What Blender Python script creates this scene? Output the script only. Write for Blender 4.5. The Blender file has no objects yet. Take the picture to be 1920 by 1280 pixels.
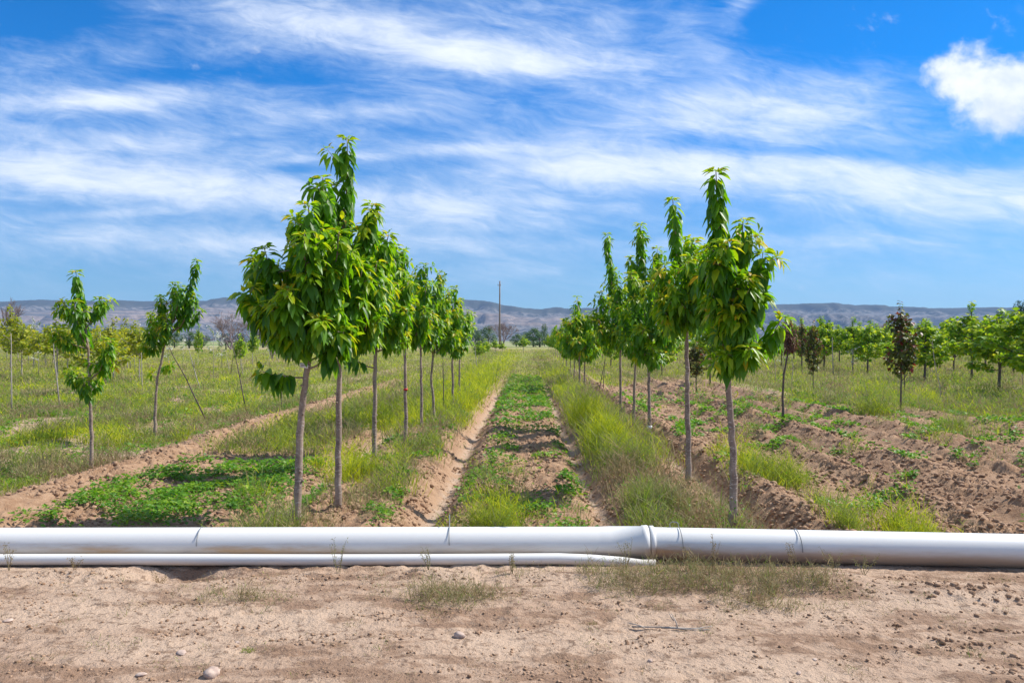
import bpy, math, random
import numpy as np
from mathutils import Vector

C = bpy.context.scene.collection
S = bpy.context.scene
rad = math.radians
# ------------------------------------------------------------------ camera
F, H0, VX, HY = 1500.0, 1.75, 988.0, 638.0      # focal length in photo px, eye height, vanishing point of the rows
cam_d = bpy.data.cameras.new('camera')
cam = bpy.data.objects.new('camera', cam_d); C.objects.link(cam)
cam_d.sensor_width = 36.0; cam_d.lens = 36.0 * F / 1920.0
cam_d.clip_start = 0.05; cam_d.clip_end = 30000.0
cam.location = (0, 0, H0)
cam.rotation_euler = (rad(90.0) - math.atan(2.0 / F), 0, math.atan((VX - 960) / F))
S.camera = cam
# ------------------------------------------------------------------ render
S.render.engine = 'CYCLES'
S.cycles.use_denoising = True
S.cycles.max_bounces = 6; S.cycles.diffuse_bounces = 3; S.cycles.glossy_bounces = 2
S.cycles.transmission_bounces = 4; S.cycles.volume_bounces = 0
S.cycles.caustics_reflective = False; S.cycles.caustics_refractive = False
S.view_settings.view_transform = 'Standard'; S.view_settings.look = 'None'
S.view_settings.gamma = 1.0; S.view_settings.use_curve_mapping = False
S.view_settings.exposure = 0.40
# ------------------------------------------------------------------ sun
SUN = Vector((0.87, 0.30, 1.0)).normalized()
SUN_EL = math.asin(SUN.z); SUN_AZ = math.atan2(SUN.x, SUN.y)
sd = bpy.data.lights.new('sun', 'SUN'); sd.energy = 5.0; sd.angle = rad(0.5); sd.color = (1.0, 0.955, 0.88)
sun = bpy.data.objects.new('sun', sd); C.objects.link(sun)
sun.rotation_euler = SUN.to_track_quat('Z', 'Y').to_euler()
sun.location = (20, 6, 24)

# ------------------------------------------------------------------ node helper
class NT:
    def __init__(s, nt): s.nt = nt; nt.nodes.clear()
    def n(s, typ, **kw):
        nd = s.nt.nodes.new(typ)
        for k, v in kw.items(): setattr(nd, k, v)
        return nd
    def set(s, sock, v):
        if isinstance(v, E): v = v.s
        if hasattr(v, 'is_output'): s.nt.links.new(v, sock)
        else: sock.default_value = v
    def m(s, op, *a, clamp=False):
        nd = s.n('ShaderNodeMath', operation=op); nd.use_clamp = clamp
        for i, v in enumerate(a): s.set(nd.inputs[i], v)
        return E(s, nd.outputs[0])
    def noise(s, vec, scale=1.0, detail=4.0, rough=0.55, dist=0.0, lac=2.0):
        nd = s.n('ShaderNodeTexNoise'); s.set(nd.inputs['Vector'], vec)
        nd.inputs['Scale'].default_value = scale; nd.inputs['Detail'].default_value = detail
        nd.inputs['Roughness'].default_value = rough; nd.inputs['Distortion'].default_value = dist
        nd.inputs['Lacunarity'].default_value = lac
        return E(s, nd.outputs['Fac'])
    def voro(s, vec, scale, feature='F1'):
        nd = s.n('ShaderNodeTexVoronoi', feature=feature); s.set(nd.inputs['Vector'], vec)
        nd.inputs['Scale'].default_value = scale
        return E(s, nd.outputs['Distance'])
    def ss(s, v, lo, hi):
        nd = s.n('ShaderNodeMapRange', interpolation_type='SMOOTHSTEP'); s.set(nd.inputs[0], v)
        nd.inputs[1].default_value = lo; nd.inputs[2].default_value = hi
        return E(s, nd.outputs[0])
    def mix(s, f, a, b, blend='MIX'):
        nd = s.n('ShaderNodeMix', data_type='RGBA', blend_type=blend)
        s.set(nd.inputs[0], f)
        for k, v in ((6, a), (7, b)):
            if isinstance(v, tuple) and len(v) == 3: v = v + (1.0,)
            s.set(nd.inputs[k], v)
        return E(s, nd.outputs[2])
    def xyz(s, a, b, c):
        nd = s.n('ShaderNodeCombineXYZ')
        for i, v in enumerate((a, b, c)): s.set(nd.inputs[i], v)
        return E(s, nd.outputs[0])
    def sep(s, v):
        nd = s.n('ShaderNodeSeparateXYZ'); s.set(nd.inputs[0], v)
        return [E(s, o) for o in nd.outputs]
    def attr(s, name):
        nd = s.n('ShaderNodeAttribute'); nd.attribute_name = name
        return E(s, nd.outputs['Fac'])
    def pos(s): return E(s, s.n('ShaderNodeNewGeometry').outputs['Position'])
    def obj(s): return E(s, s.n('ShaderNodeTexCoord').outputs['Object'])
    def rnd(s): return E(s, s.n('ShaderNodeObjectInfo').outputs['Random'])
    def bump(s, h, strength, dist):
        nd = s.n('ShaderNodeBump'); s.set(nd.inputs['Height'], h)
        nd.inputs['Strength'].default_value = strength; nd.inputs['Distance'].default_value = dist
        return E(s, nd.outputs[0])
class E:
    def __init__(s, t, sock): s.t = t; s.s = sock
    def __add__(s, o): return s.t.m('ADD', s, o)
    __radd__ = __add__
    def __mul__(s, o): return s.t.m('MULTIPLY', s, o)
    __rmul__ = __mul__
    def __sub__(s, o): return s.t.m('SUBTRACT', s, o)
    def __rsub__(s, o): return s.t.m('SUBTRACT', o, s)
    def __truediv__(s, o): return s.t.m('DIVIDE', s, o)
    def clamp(s): return s.t.m('ADD', s, 0.0, clamp=True)

# ------------------------------------------------------------------ sky
W = bpy.data.worlds.new('World'); S.world = W; W.use_nodes = True
t = NT(W.node_tree)
sky = t.n('ShaderNodeTexSky', sky_type='NISHITA'); sky.sun_disc = False
sky.sun_elevation = SUN_EL; sky.sun_rotation = SUN_AZ; sky.altitude = 1500.0
sky.air_density = 1.0; sky.dust_density = 0.3; sky.ozone_density = 2.5
gen = E(t, t.n('ShaderNodeTexCoord').outputs['Generated'])
dx, dy, dz = t.sep(gen)
ay = t.m('MAXIMUM', t.m('ABSOLUTE', dy), 0.08)
u = dx / ay * 15.0           # hundreds of photo px right of the vanishing point
v = dz / ay * 15.0           # and up from the horizon
deep = t.ss(v, 0.4, 5.2) * (1.0 - t.ss(v, 8.5, 16.0) * 0.7)
tint = t.mix(deep, (0.55, 0.83, 1.02), (0.0, 0.80, 1.50))
blue = t.mix(1.0, E(t, sky.outputs[0]), tint, 'MULTIPLY')
# cirrus: fibres combed nearly level, slightly falling to the right
wob = t.noise(t.xyz(u * 0.22, v * 0.5, 0.0), 1.0, 3, 0.5)
wob2 = t.noise(t.xyz(u * 0.22, v * 0.5, 7.0), 1.0, 3, 0.5)
ur = u + v * -0.10 + (wob2 - 0.5) * 1.3
vr = v + u * 0.09 + (wob - 0.5) * 1.1
fib = t.noise(t.xyz(ur * 0.32, vr * 1.25, 3.0), 1.0, 9, 0.62, 0.25)
fine = t.noise(t.xyz(ur * 0.9, vr * 2.7 + ur * 0.3, 11.0), 1.0, 9, 0.66, 0.5)
def gauss(px, py, sx, sy, amp, slope=0.0):
    a = (u - (px - VX) / 100.0) * (100.0 / sx)
    b = (v - (HY - py) / 100.0 + (u - (px - VX) / 100.0) * slope) * (100.0 / sy)
    return t.m('EXPONENT', (a * a + b * b) * -1.0) * amp
G = [(680,60,330,50,.95,.12),(900,112,190,34,.7,.05),(200,185,220,26,.95,-.03),(60,110,170,60,.38,0),
     (250,262,420,55,.52,.0),(150,335,330,40,.95,.06),(620,372,380,44,.72,.06),(330,455,420,38,.62,0),
     (1130,318,210,42,.95,-.04),(1560,345,400,62,.88,.04),(1900,380,220,60,.62,0),(1300,200,270,52,.42,0),
     (1180,90,260,80,.42,.35),(1330,95,90,45,.42,.2),(1560,190,180,60,.50,-.05),(1250,240,420,40,.30,.05),(620,215,260,24,.42,-.08),
     (770,285,330,14,.50,-.06),(800,460,280,20,.45,0),(900,400,200,26,.35,0),(1500,455,420,14,.42,0),
     (1010,425,130,12,.40,0),(1020,520,500,16,.12,0),(190,398,140,10,.45,-.06),(1385,14,34,34,.72,-.5),(1700,560,500,40,.10,0)]
msk = None
for g in G:
    e = gauss(*g); msk = e if msk is None else msk + e
holes = gauss(1620,55,320,85,.85) + gauss(70,15,190,55,.75) + gauss(1620,290,330,16,.30,.05) + gauss(560,150,130,26,.20) + gauss(330,130,180,18,.3) + gauss(1280,262,120,24,.34,.1) + gauss(560,315,90,9,.3)
far = t.ss(t.m('MAXIMUM', t.m('ABSOLUTE', u) - 9.8, (v - 6.8)), 0.0, 3.0) * 0.42
fil = t.noise(t.xyz(ur * 0.55, vr * 9.0 + ur * 0.8, 17.0), 1.0, 5, 0.6, 0.6)
den = msk * 1.0 - holes + far + (fib - 0.5) * 1.6 + (fine - 0.5) * 1.35 + (fil - 0.5) * 0.40 + 0.14
den = t.ss(den, -0.25, 1.72) * t.ss(v, 0.2, 1.4)
# the puffy cumulus high on the right
pn = t.noise(t.xyz(u * 0.9, v * 1.1, 20.0), 1.0, 8, 0.58, 0.3)
puff = gauss(1850,165,95,50,.9,.0) + gauss(1930,185,120,76,.9) + gauss(1770,135,50,36,.66) + gauss(1860,225,75,34,.55)
pn2 = t.noise(t.xyz(u * 3.0, v * 3.4, 25.0), 1.0, 6, 0.6, 0.2)
puff = t.ss(puff + (pn - 0.5) * 1.7 + (pn2 - 0.5) * 1.2, 0.22, 1.3)
shade = t.ss(t.noise(t.xyz(u * 1.3, v * 1.6, 31.0), 1.0, 6, 0.55) + (v - 4.6) * 0.18, 0.30, 0.70)
pc = t.mix(shade, (7.0, 7.8, 9.2), (9.9, 10.1, 10.3))
cir = t.mix(t.ss(den, 0.1, 0.95), (6.8, 8.1, 10.0), (9.4, 9.9, 10.6))
col = t.mix(den * 0.93, blue, cir)
col = t.mix(puff * 0.97, col, pc)
bg = t.n('ShaderNodeBackground'); t.set(bg.inputs[0], col); bg.inputs[1].default_value = 0.088
out = t.n('ShaderNodeOutputWorld'); t.nt.links.new(bg.outputs[0], out.inputs[0])

# ------------------------------------------------------------------ numpy noise
def _hash(ix, iy, seed):
    h = (ix.astype(np.int64) * 374761393 + iy.astype(np.int64) * 668265263 + seed * 974634777) & 0xffffffff
    h = ((h ^ (h >> 13)) * 1274126177) & 0xffffffff
    return (h ^ (h >> 16)) & 0xffffffff
def perlin(x, y, seed=0):
    x = np.asarray(x, float); y = np.asarray(y, float)
    x0 = np.floor(x); y0 = np.floor(y); fx = x - x0; fy = y - y0
    ux = fx * fx * fx * (fx * (fx * 6 - 15) + 10); uy = fy * fy * fy * (fy * (fy * 6 - 15) + 10)
    def g(i, j):
        a = _hash(x0 + i, y0 + j, seed) * (2 * np.pi / 4294967296.0)
        return np.cos(a) * (fx - i) + np.sin(a) * (fy - j)
    a = g(0, 0); b = g(1, 0); c = g(0, 1); d = g(1, 1)
    return (a + (b - a) * ux + ((c + (d - c) * ux) - (a + (b - a) * ux)) * uy) * 1.5
def fbm(x, y, seed=0, octv=4, gain=0.5):
    r = 0; a = 1.0
    for i in range(octv):
        r = r + a * perlin(np.asarray(x) * 2 ** i, np.asarray(y) * 2 ** i, seed + i * 17); a *= gain
    return r
def sm(a, b, x):
    q = np.clip((np.asarray(x, float) - a) / (b - a), 0, 1); return q * q * (3 - 2 * q)
def gs(x, c, w): return np.exp(-((x - c) / w) ** 2)
def box(x, a, b, s): return sm(a - s, a + s, x) * (1 - sm(b - s, b + s, x))

# ------------------------------------------------------------------ terrain height
FUR = [(-2.75, .09, .20), (-1.05, .17, .20), (0.78, .13, .16), (2.38, .17, .20), (5.08, .11, .22), (7.3, .10, .24), (-7.9, .07, .3), (9.6, .09, .3), (-10.2, .07, .3)]
RID = [(-5.75, .15, .38), (-5.0, .05, .3), (-3.25, .05, .28), (-2.2, .07, .4), (-1.55, .12, .26), (-.55, .08, .28), (.35, .05, .3), (1.2, .09, .22), (1.9, .09, .3),
       (2.86, .16, .24), (4.5, .13, .22), (5.65, .13, .22), (6.75, .11, .2), (7.9, .12, .24), (9.0, .08, .3), (10.3, .09, .3), (-8.6, .06, .4)]
def G2(px, py):                                  # where a pixel of the photo meets the level ground
    Y = F * H0 / (py - HY); return (px - VX) * Y / F, Y
def fade(Y): return sm(6.55, 7.3, Y) * (1 - .75 * sm(25, 90, Y))
def wander(X, Y): return X + .10 * perlin(Y / 3.1, 0 * Y + 5.5, 3) + .04 * perlin(Y / .9, X / 2.0, 4)
TB = [G2(*q) for q in ((553, 975), (632, 945), (700, 868), (760, 832), (1373, 985), (1290, 900), (1217, 818), (163, 868), (285, 815), (1466, 790))]
def furrow_mask(X, Y):
    w = wander(X, Y); r = 0
    for c, d, s in FUR: r = r + gs(w, c, s * .55)
    return np.clip(r, 0, 1) * sm(6.8, 7.4, Y)
def till_mask(X, Y):
    a = sm(6.5, 7.2, Y)
    left = box(X, -6.4, -5.0, .25) * (1 - sm(30, 45, Y))
    mid = box(X, -5.2, 2.5, .2)
    right = sm(2.2, 2.6, X) * (1 - sm(20, 30, Y + 2.5 * perlin(X / 2, Y / 4, 8)) * (1 - box(X, 2.0, 8.2, .6) * (1 - sm(38, 50, Y))))
    return a * np.clip(np.maximum(np.maximum(left, mid), right) + .35 * sm(.1, .5, fbm(X / 2.2, Y / 3.5, 77, 3)), 0, 1)
def height(X, Y, detail=True):
    X = np.asarray(X, float); Y = np.asarray(Y, float)
    f = fade(Y); w = wander(X, Y); z = 0 * X
    for c, d, s in FUR: z = z - d * gs(w, c, s)
    for c, d, s in RID: z = z + d * gs(w, c, s) * (1 + .5 * perlin(Y / .8, c + 0 * Y, 11))
    z = z * f + .03 * fbm(X / 5, Y / 5, 21, 3) * sm(7, 9, Y)
    z = z + .018 * fbm(X / 1.4, Y / 1.1, 33, 3) * (1 - sm(6.3, 7, Y)) * sm(0.3, 1.2, abs(Y - 6.2))
    # washed-out hollow in front of the thin pipe, banks of loose soil beside the pipes
    z = z - .11 * gs(X, -2.62, .24) * gs(Y, 6.0, .16) - .05 * gs(X, -2.3, .6) * gs(Y, 5.98, .10)
    z = z + .035 * gs(Y, 5.94, .09) * (.6 + .8 * perlin(X / .5, 0 * X + 3, 9)) * (1 - gs(X, -2.6, .4)) * (1 - sm(1.2, 1.6, X))
    z = z + .06 * gs(X, 2.15, .35) * gs(Y, 5.85, .22) + .05 * gs(X, 2.9, .45) * gs(Y, 5.65, .15) + .03 * gs(X, 1.2, .6) * gs(Y, 5.85, .2)
    z = z - .035 * sm(0, 1, (5.9 - Y) / .9) - .125 * sm(6.6, 7.4, Y) + .045 * perlin(Y / .55, X / 1.6, 14) * box(X, -.85, .62, .1) * f
    for tx, ty in TB: z = z + .035 * np.exp(-((X - tx) ** 2 + (Y - ty) ** 2) / .03)
    if detail:
        rmk = 0 * X
        for c, d_, s_ in RID: rmk = rmk + gs(w, c, s_ * 1.1)
        tm = till_mask(X, Y) * (1 - .6 * furrow_mask(X, Y)) * (1 - .8 * sm(30, 80, Y)) * (.38 + .85 * np.clip(rmk, 0, 1))
        b = .034 * (.5 - 2.0 * abs(fbm(X / .26, Y / .55, 41, 3))) + .034 * (.45 - 2 * abs(fbm(X / .11, Y / .12, 51, 3)))
        z = z + b * tm * (.45 + .9 * sm(-.2, .5, fbm(X / .9, Y / 1.2, 61, 2)))
        rd = (1 - sm(6.2, 6.9, Y))
        rough = sm(-.25, .45, fbm(X / .9, Y / .45, 71, 3))
        z = z + rd * (.006 * fbm(X / .06, Y / .05, 81, 2) + .020 * rough * fbm(X / .13, Y / .07, 91, 3))
    return z
def Z(x, y): return float(height(np.array([x]), np.array([y]))[0])

# ------------------------------------------------------------------ mesh helpers
def tri_mesh(name, V, T, attrs=None, mats=(), smooth=False):
    V = np.asarray(V, np.float32); T = np.asarray(T, np.int32)
    me = bpy.data.meshes.new(name)
    me.vertices.add(len(V)); me.vertices.foreach_set('co', V.ravel())
    k = T.shape[1]
    me.loops.add(T.size); me.loops.foreach_set('vertex_index', T.ravel())
    me.polygons.add(len(T))
    me.polygons.foreach_set('loop_start', np.arange(0, T.size, k, dtype=np.int32))
    me.polygons.foreach_set('loop_total', np.full(len(T), k, np.int32))
    if smooth: me.polygons.foreach_set('use_smooth', np.ones(len(T), bool))
    for a, d in (attrs or {}).items():
        at = me.attributes.new(a, 'FLOAT', 'POINT'); at.data.foreach_set('value', np.asarray(d, np.float32))
    for m_ in mats: me.materials.append(m_)
    me.update(); me.validate()
    return me
def link(name, me, parent=None, loc=(0, 0, 0)):
    o = bpy.data.objects.new(name, me); C.objects.link(o); o.location = loc
    if parent: o.parent = parent
    return o
def tag(o, label, cat, group=None, kind=None):
    if label: o['label'] = label
    if cat: o['category'] = cat
    if group: o['group'] = group
    if kind: o['kind'] = kind
    return o
def empty(name, loc, label, cat, group=None):
    o = bpy.data.objects.new(name, None); C.objects.link(o); o.location = loc
    o.empty_display_size = .2
    return tag(o, label, cat, group)
def copy_tree(o, loc, rotz, scale, label, group=None, tilt=(0, 0)):
    r = o.copy(); C.objects.link(r); r.location = loc; r.rotation_euler = (tilt[0], tilt[1], rotz)
    r.scale = scale if isinstance(scale, tuple) else (scale,) * 3
    r['label'] = label
    if group: r['group'] = group
    for ch in list(o.children):
        c = ch.copy(); C.objects.link(c); c.parent = r
    return r
class Geo:
    """collects triangles"""
    def __init__(s): s.V = []; s.T = []; s.A = []; s.n = 0
    def add(s, V, T, A=None):
        V = np.asarray(V, float).reshape(-1, 3); T = np.asarray(T, int).reshape(-1, 3)
        s.V.append(V); s.T.append(T + s.n); s.A.append(np.zeros(len(V)) if A is None else np.broadcast_to(A, (len(V),)))
        s.n += len(V)
    def mesh(s, name, mat, smooth=False, attr='tone'):
        return tri_mesh(name, np.concatenate(s.V), np.concatenate(s.T), {attr: np.concatenate(s.A)}, (mat,), smooth)
def tube(geo, pts, radii, k=8, tone=0.0, rng=None, jit=0.0, cap=True):
    pts = [np.asarray(p, float) for p in pts]; n = len(pts)
    V = []; prev = None
    for i, p in enumerate(pts):
        d = pts[min(i + 1, n - 1)] - pts[max(i - 1, 0)]; d = d / (np.linalg.norm(d) + 1e-9)
        if prev is None:
            a = np.array([1., 0, 0]) if abs(d[0]) < .9 else np.array([0, 1., 0])
        else: a = prev
        a = a - d * a.dot(d); a /= np.linalg.norm(a) + 1e-9; b = np.cross(d, a); prev = a
        for j in range(k):
            th = 2 * math.pi * j / k
            r = radii[i] * (1 + (rng.uniform(-jit, jit) if rng is not None else 0))
            V.append(p + r * (math.cos(th) * a + math.sin(th) * b))
    T = []
    for i in range(n - 1):
        for j in range(k):
            a0 = i * k + j; b0 = i * k + (j + 1) % k
            T += [(a0, b0, b0 + k), (a0, b0 + k, a0 + k)]
    if cap:
        V.append(pts[0]); V.append(pts[-1]); c0 = n * k; c1 = c0 + 1
        for j in range(k):
            T.append((c0, (j + 1) % k, j)); T.append((c1, (n - 1) * k + j, (n - 1) * k + (j + 1) % k))
    geo.add(V, T, tone)
def leaves(geo, P, D, N, L, Wd, tone, droop=0.35, fold=0.25, simple=False):
    P, D, N = (np.asarray(a, float) for a in (P, D, N)); L = np.asarray(L)[:, None]; w = np.asarray(Wd)[:, None]
    D = D / np.linalg.norm(D, axis=1, keepdims=True)
    Sd = np.cross(D, N); Sd /= np.linalg.norm(Sd, axis=1, keepdims=True) + 1e-9
    Nn = np.cross(Sd, D); G_ = np.array([0, 0, -1.0]); n = len(P)
    def ctr(q): return P + L * (D * q + G_ * (droop * q * q))
    if simple:
        m_ = ctr(.45)
        V = np.stack([P, m_ - Sd * w * .5 + Nn * w * .15, ctr(.95), m_ + Sd * w * .5 + Nn * w * .15], 1)
        base = np.arange(n)[:, None] * 4
        T = np.concatenate([base + np.array([0, 1, 2]), base + np.array([0, 2, 3])], 1).reshape(-1, 3)
        geo.add(V.reshape(-1, 3), T, np.repeat(tone, 4)); return
    c1 = ctr(.32); c2 = ctr(.66); up = Nn * w * fold
    V = np.stack([P, c1 - Sd * w * .48 + up, c1, c1 + Sd * w * .48 + up, c2 - Sd * w * .40 + up * .9, c2, c2 + Sd * w * .40 + up * .9, ctr(1.0)], 1)
    base = np.arange(n)[:, None] * 8
    tr = [(0, 1, 2), (0, 2, 3), (1, 4, 5), (1, 5, 2), (2, 5, 6), (2, 6, 3), (4, 7, 5), (5, 7, 6)]
    T = np.concatenate([base + np.array(q) for q in tr], 1).reshape(-1, 3)
    geo.add(V.reshape(-1, 3), T, np.repeat(tone, 8))

# ------------------------------------------------------------------ materials
def mat(name):
    m = bpy.data.materials.new(name); m.use_nodes = True; return m, NT(m.node_tree)
def finish(t_, color, rough=0.6, normal=None, spec=0.5, transl=None, tcol=None):
    p = t_.n('ShaderNodeBsdfPrincipled'); t_.set(p.inputs['Base Color'], color)
    t_.set(p.inputs['Roughness'], rough); p.inputs['Specular IOR Level'].default_value = spec
    if normal is not None: t_.set(p.inputs['Normal'], normal)
    o = t_.n('ShaderNodeOutputMaterial')
    if transl:
        tb = t_.n('ShaderNodeBsdfTranslucent'); t_.set(tb.inputs['Color'], tcol)
        mx = t_.n('ShaderNodeMixShader'); t_.set(mx.inputs[0], transl)
        t_.nt.links.new(p.outputs[0], mx.inputs[1]); t_.nt.links.new(tb.outputs[0], mx.inputs[2])
        t_.nt.links.new(mx.outputs[0], o.inputs[0])
    else: t_.nt.links.new(p.outputs[0], o.inputs[0])
def leaf_mat(name, stops, tstops, transl=.4, rough=.38, spec=.5):
    m, t_ = mat(name); a = t_.attr('tone')
    def ramp(st):
        r = t_.n('ShaderNodeValToRGB'); t_.set(r.inputs[0], a); el = r.color_ramp.elements
        while len(el) < len(st): el.new(0.5)
        for e_, (p_, c_) in zip(el, st): e_.position = p_; e_.color = c_ + (1,)
        return E(t_, r.outputs[0])
    finish(t_, ramp(stops), rough, None, spec, transl, ramp(tstops)); return m
M = {}
M['cherry_leaf'] = leaf_mat('cherry leaf', [(0, (.036, .130, .005)), (.42, (.115, .275, .007)), (.75, (.33, .42, .010)), (.92, (.48, .44, .012)), (1, (.42, .22, .02))],
                            [(0, (.15, .42, .006)), (.42, (.36, .68, .008)), (.75, (.72, .80, .01)), (.92, (.85, .75, .02)), (1, (.75, .38, .03))], .42, .42, .38)
M['maple_leaf'] = leaf_mat('maple leaf', [(0, (.050, .15, .010)), (.5, (.15, .30, .012)), (1, (.38, .44, .020))],
                           [(0, (.14, .38, .01)), (.5, (.40, .62, .012)), (1, (.75, .75, .03))], .42, .5, .3)
M['yellow_leaf'] = leaf_mat('yellow green leaf', [(0, (.09, .16, .012)), (.5, (.20, .28, .015)), (1, (.42, .44, .03))],
                            [(0, (.25, .36, .01)), (.5, (.48, .50, .015)), (1, (.75, .62, .03))], .42, .5, .3)
M['maroon_leaf'] = leaf_mat('maroon leaf', [(0, (.035, .055, .014)), (.56, (.095, .125, .022)), (.74, (.085, .050, .022)), (1, (.20, .030, .022))],
                            [(0, (.09, .14, .02)), (.56, (.26, .33, .02)), (.74, (.20, .09, .03)), (1, (.42, .06, .03))], .3, .45, .4)
M['dead_leaf'] = leaf_mat('dead leaf', [(0, (.11, .055, .035)), (1, (.27, .17, .11))], [(0, (.16, .07, .03)), (1, (.28, .16, .08))], .2, .8, .2)
M['evergreen_leaf'] = leaf_mat('dark evergreen leaf', [(0, (.012, .045, .012)), (1, (.035, .10, .02))], [(0, (.02, .06, .01)), (1, (.05, .12, .02))], .15, .6, .3)
M['far_leaf'] = leaf_mat('distant leaf', [(0, (.035, .085, .018)), (.6, (.07, .145, .022)), (1, (.14, .20, .03))], [(0, (.06, .16, .02)), (.6, (.12, .26, .02)), (1, (.26, .36, .04))], .25, .6, .3)
M['blossom'] = leaf_mat('blossom', [(0, (.12, .22, .03)), (.35, (.2, .3, .05)), (.5, (.75, .75, .70)), (1, (.85, .85, .82))],
                        [(0, (.2, .35, .03)), (.35, (.3, .4, .05)), (.5, (.7, .7, .65)), (1, (.8, .8, .75))], .3, .6, .2)
M['grass'] = leaf_mat('wild grass blade', [(0, (.34, .25, .14)), (.2, (.33, .28, .15)), (.34, (.29, .27, .13)), (.5, (.18, .235, .06)), (.75, (.28, .34, .032)), (1, (.52, .53, .022))],
                      [(0, (.30, .20, .10)), (.2, (.30, .26, .12)), (.34, (.32, .31, .12)), (.5, (.24, .36, .05)), (.75, (.40, .54, .03)), (1, (.68, .72, .02))], .36, .75, .15)
M['clover'] = leaf_mat('ground cover leaf', [(0, (.05, .15, .012)), (.5, (.12, .27, .018)), (1, (.30, .42, .030))],
                       [(0, (.09, .32, .01)), (.6, (.20, .46, .012)), (1, (.42, .55, .03))], .35, .5, .35)

M['flower'] = leaf_mat('weed flower', [(0, (.6, .55, .42)), (.6, (.62, .56, .30)), (1, (.80, .68, .03))], [(0, (.5, .45, .3)), (1, (.8, .65, .03))], .3, .6, .2)
def bark_mat(name, c1, c2, c3, sc=1.0):
    m, t_ = mat(name); o = t_.obj(); x, y, z = t_.sep(o)
    lent = t_.noise(t_.xyz(x * 22.0, y * 22.0, z * 95.0), sc, 4, .6)
    big = t_.noise(t_.xyz(x * 9.0, y * 9.0, z * 5.0), sc, 4, .6)
    c = t_.mix(t_.ss(big, .35, .68), c1, c2)
    c = t_.mix(t_.ss(lent, .55, .68) * .75, c, c3)
    h = lent * .6 + big * .4
    finish(t_, c, .75, t_.bump(h, .7, .006), .3); return m
M['cherry_bark'] = bark_mat('grey brown cherry bark', (.35, .265, .205), (.17, .12, .095), (.62, .54, .47))
M['stake_bark'] = bark_mat('pale whip bark', (.42, .37, .32), (.26, .22, .19), (.55, .50, .45))
M['dark_bark'] = bark_mat('dark bark', (.13, .10, .085), (.075, .055, .05), (.22, .18, .15))
M['twig'] = bark_mat('bare grey twig', (.24, .18, .17), (.16, .11, .105), (.33, .27, .26))

# soil
m, t_ = mat('dry field soil'); p = t_.pos(); x, y, z = t_.sep(p)
till = t_.attr('till'); fur = t_.attr('furrow'); veg = t_.attr('veg'); farf = t_.attr('farfield')
nA = t_.noise(t_.xyz(x * .55, y * .9, 0.0), 1.0, 5, .6); nB = t_.noise(p, 5.0, 8, .68); nC = t_.noise(p, 42.0, 5, .62)
nD = t_.noise(t_.xyz(x * 2.2, y * 5.5, 4.0), 1.0, 7, .68, .4); nE = t_.noise(p, 16.0, 6, .7)
road = t_.mix(t_.ss(nA, .35, .65), (.53, .385, .28), (.42, .285, .20))
road = t_.mix(t_.ss(nD + (nA - .5) * .7, .475, .60) * .75, road, (.255, .155, .10))
road = t_.mix(t_.ss(nE, .55, .61) * .7, road, (.17, .105, .07))
road = t_.mix(t_.ss(nC, .62, .74) * .45, road, (.68, .52, .42))
tl = t_.mix(t_.ss(nB, .35, .65), (.42, .27, .17), (.29, .17, .10))
tl = t_.mix(t_.ss(nC, .56, .72) * .5, tl, (.60, .45, .33))
tl = t_.mix(t_.ss(nD, .55, .7) * .4, tl, (.31, .19, .125))
c = t_.mix(till, road, tl)
c = t_.mix((fur * t_.ss(nB, .36, .60)).clamp() * .6, c, (.60, .48, .38))
vg = t_.mix(t_.ss(nB, .35, .65), (.20, .22, .05), (.34, .31, .12))
c = t_.mix(veg, c, vg)
ff = t_.mix(t_.ss(t_.noise(t_.xyz(x * .004, y * .012, 2.0), 1.0, 3, .6), .42, .56), (.13, .22, .05), (.36, .32, .17))
c = t_.mix(farf, c, ff)
bh = nB * .5 + nC * .22 + nE * .5
finish(t_, c, .95, t_.bump(bh, 1.0, .06), .15); M['soil'] = m
m, t_ = mat('soil crumb'); nB = t_.noise(t_.pos(), 14.0, 5, .6)
finish(t_, t_.mix(t_.ss(nB, .35, .65), (.44, .29, .19), (.24, .145, .09)), .95, None, .1); M['clod'] = m
m, t_ = mat('field stone'); nB = t_.noise(t_.pos(), 30.0, 5, .6)
finish(t_, t_.mix(t_.ss(nB, .35, .65), (.55, .42, .34), (.38, .28, .23)), .8, t_.bump(nB, .4, .01), .3); M['stone'] = m
# pvc
def pvc(name, zc, r, dirt):  # dirt: strength of the dust and the shade painted with it
    m, t_ = mat(name); p = t_.pos(); x, y, z = t_.sep(p)
    n1 = t_.noise(t_.xyz(x * 1.1, y * 3.0, z * 7.0), 1.0, 6, .65); n2 = t_.noise(p, 45.0, 4, .7)
    low = t_.ss((zc + .42 * r) - z + (n1 - .5) * r * .9, 0.0, r * .8)      # splashed dust, raised to mid height to paint the underside's shade too
    c = t_.mix((low * dirt).clamp(), (.75, .735, .70), (.38, .275, .195))
    c = t_.mix((low * t_.ss(n1, .52, .72)).clamp() * dirt, c, (.47, .27, .12))
    c = t_.mix(t_.ss(n2, .66, .76) * .35 * (.25 + low), c, (.42, .31, .22))
    c = t_.mix(t_.ss(n1, .60, .8) * .18, c, (.55, .52, .48))
    finish(t_, c, .42, t_.bump(n1, .05, .01), .4); return m
M['pvc'] = pvc('weathered white plastic', .115, .135, .95)
M['pvc_thin'] = pvc('weathered white plastic thin pipe', .045, .046, .35)
m, t_ = mat('steel wire'); finish(t_, (.20, .21, .22, 1), .4, None, .5); M['wire'] = m
m, t_ = mat('white tape'); finish(t_, (.75, .76, .78, 1), .5); M['tape'] = m
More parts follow.
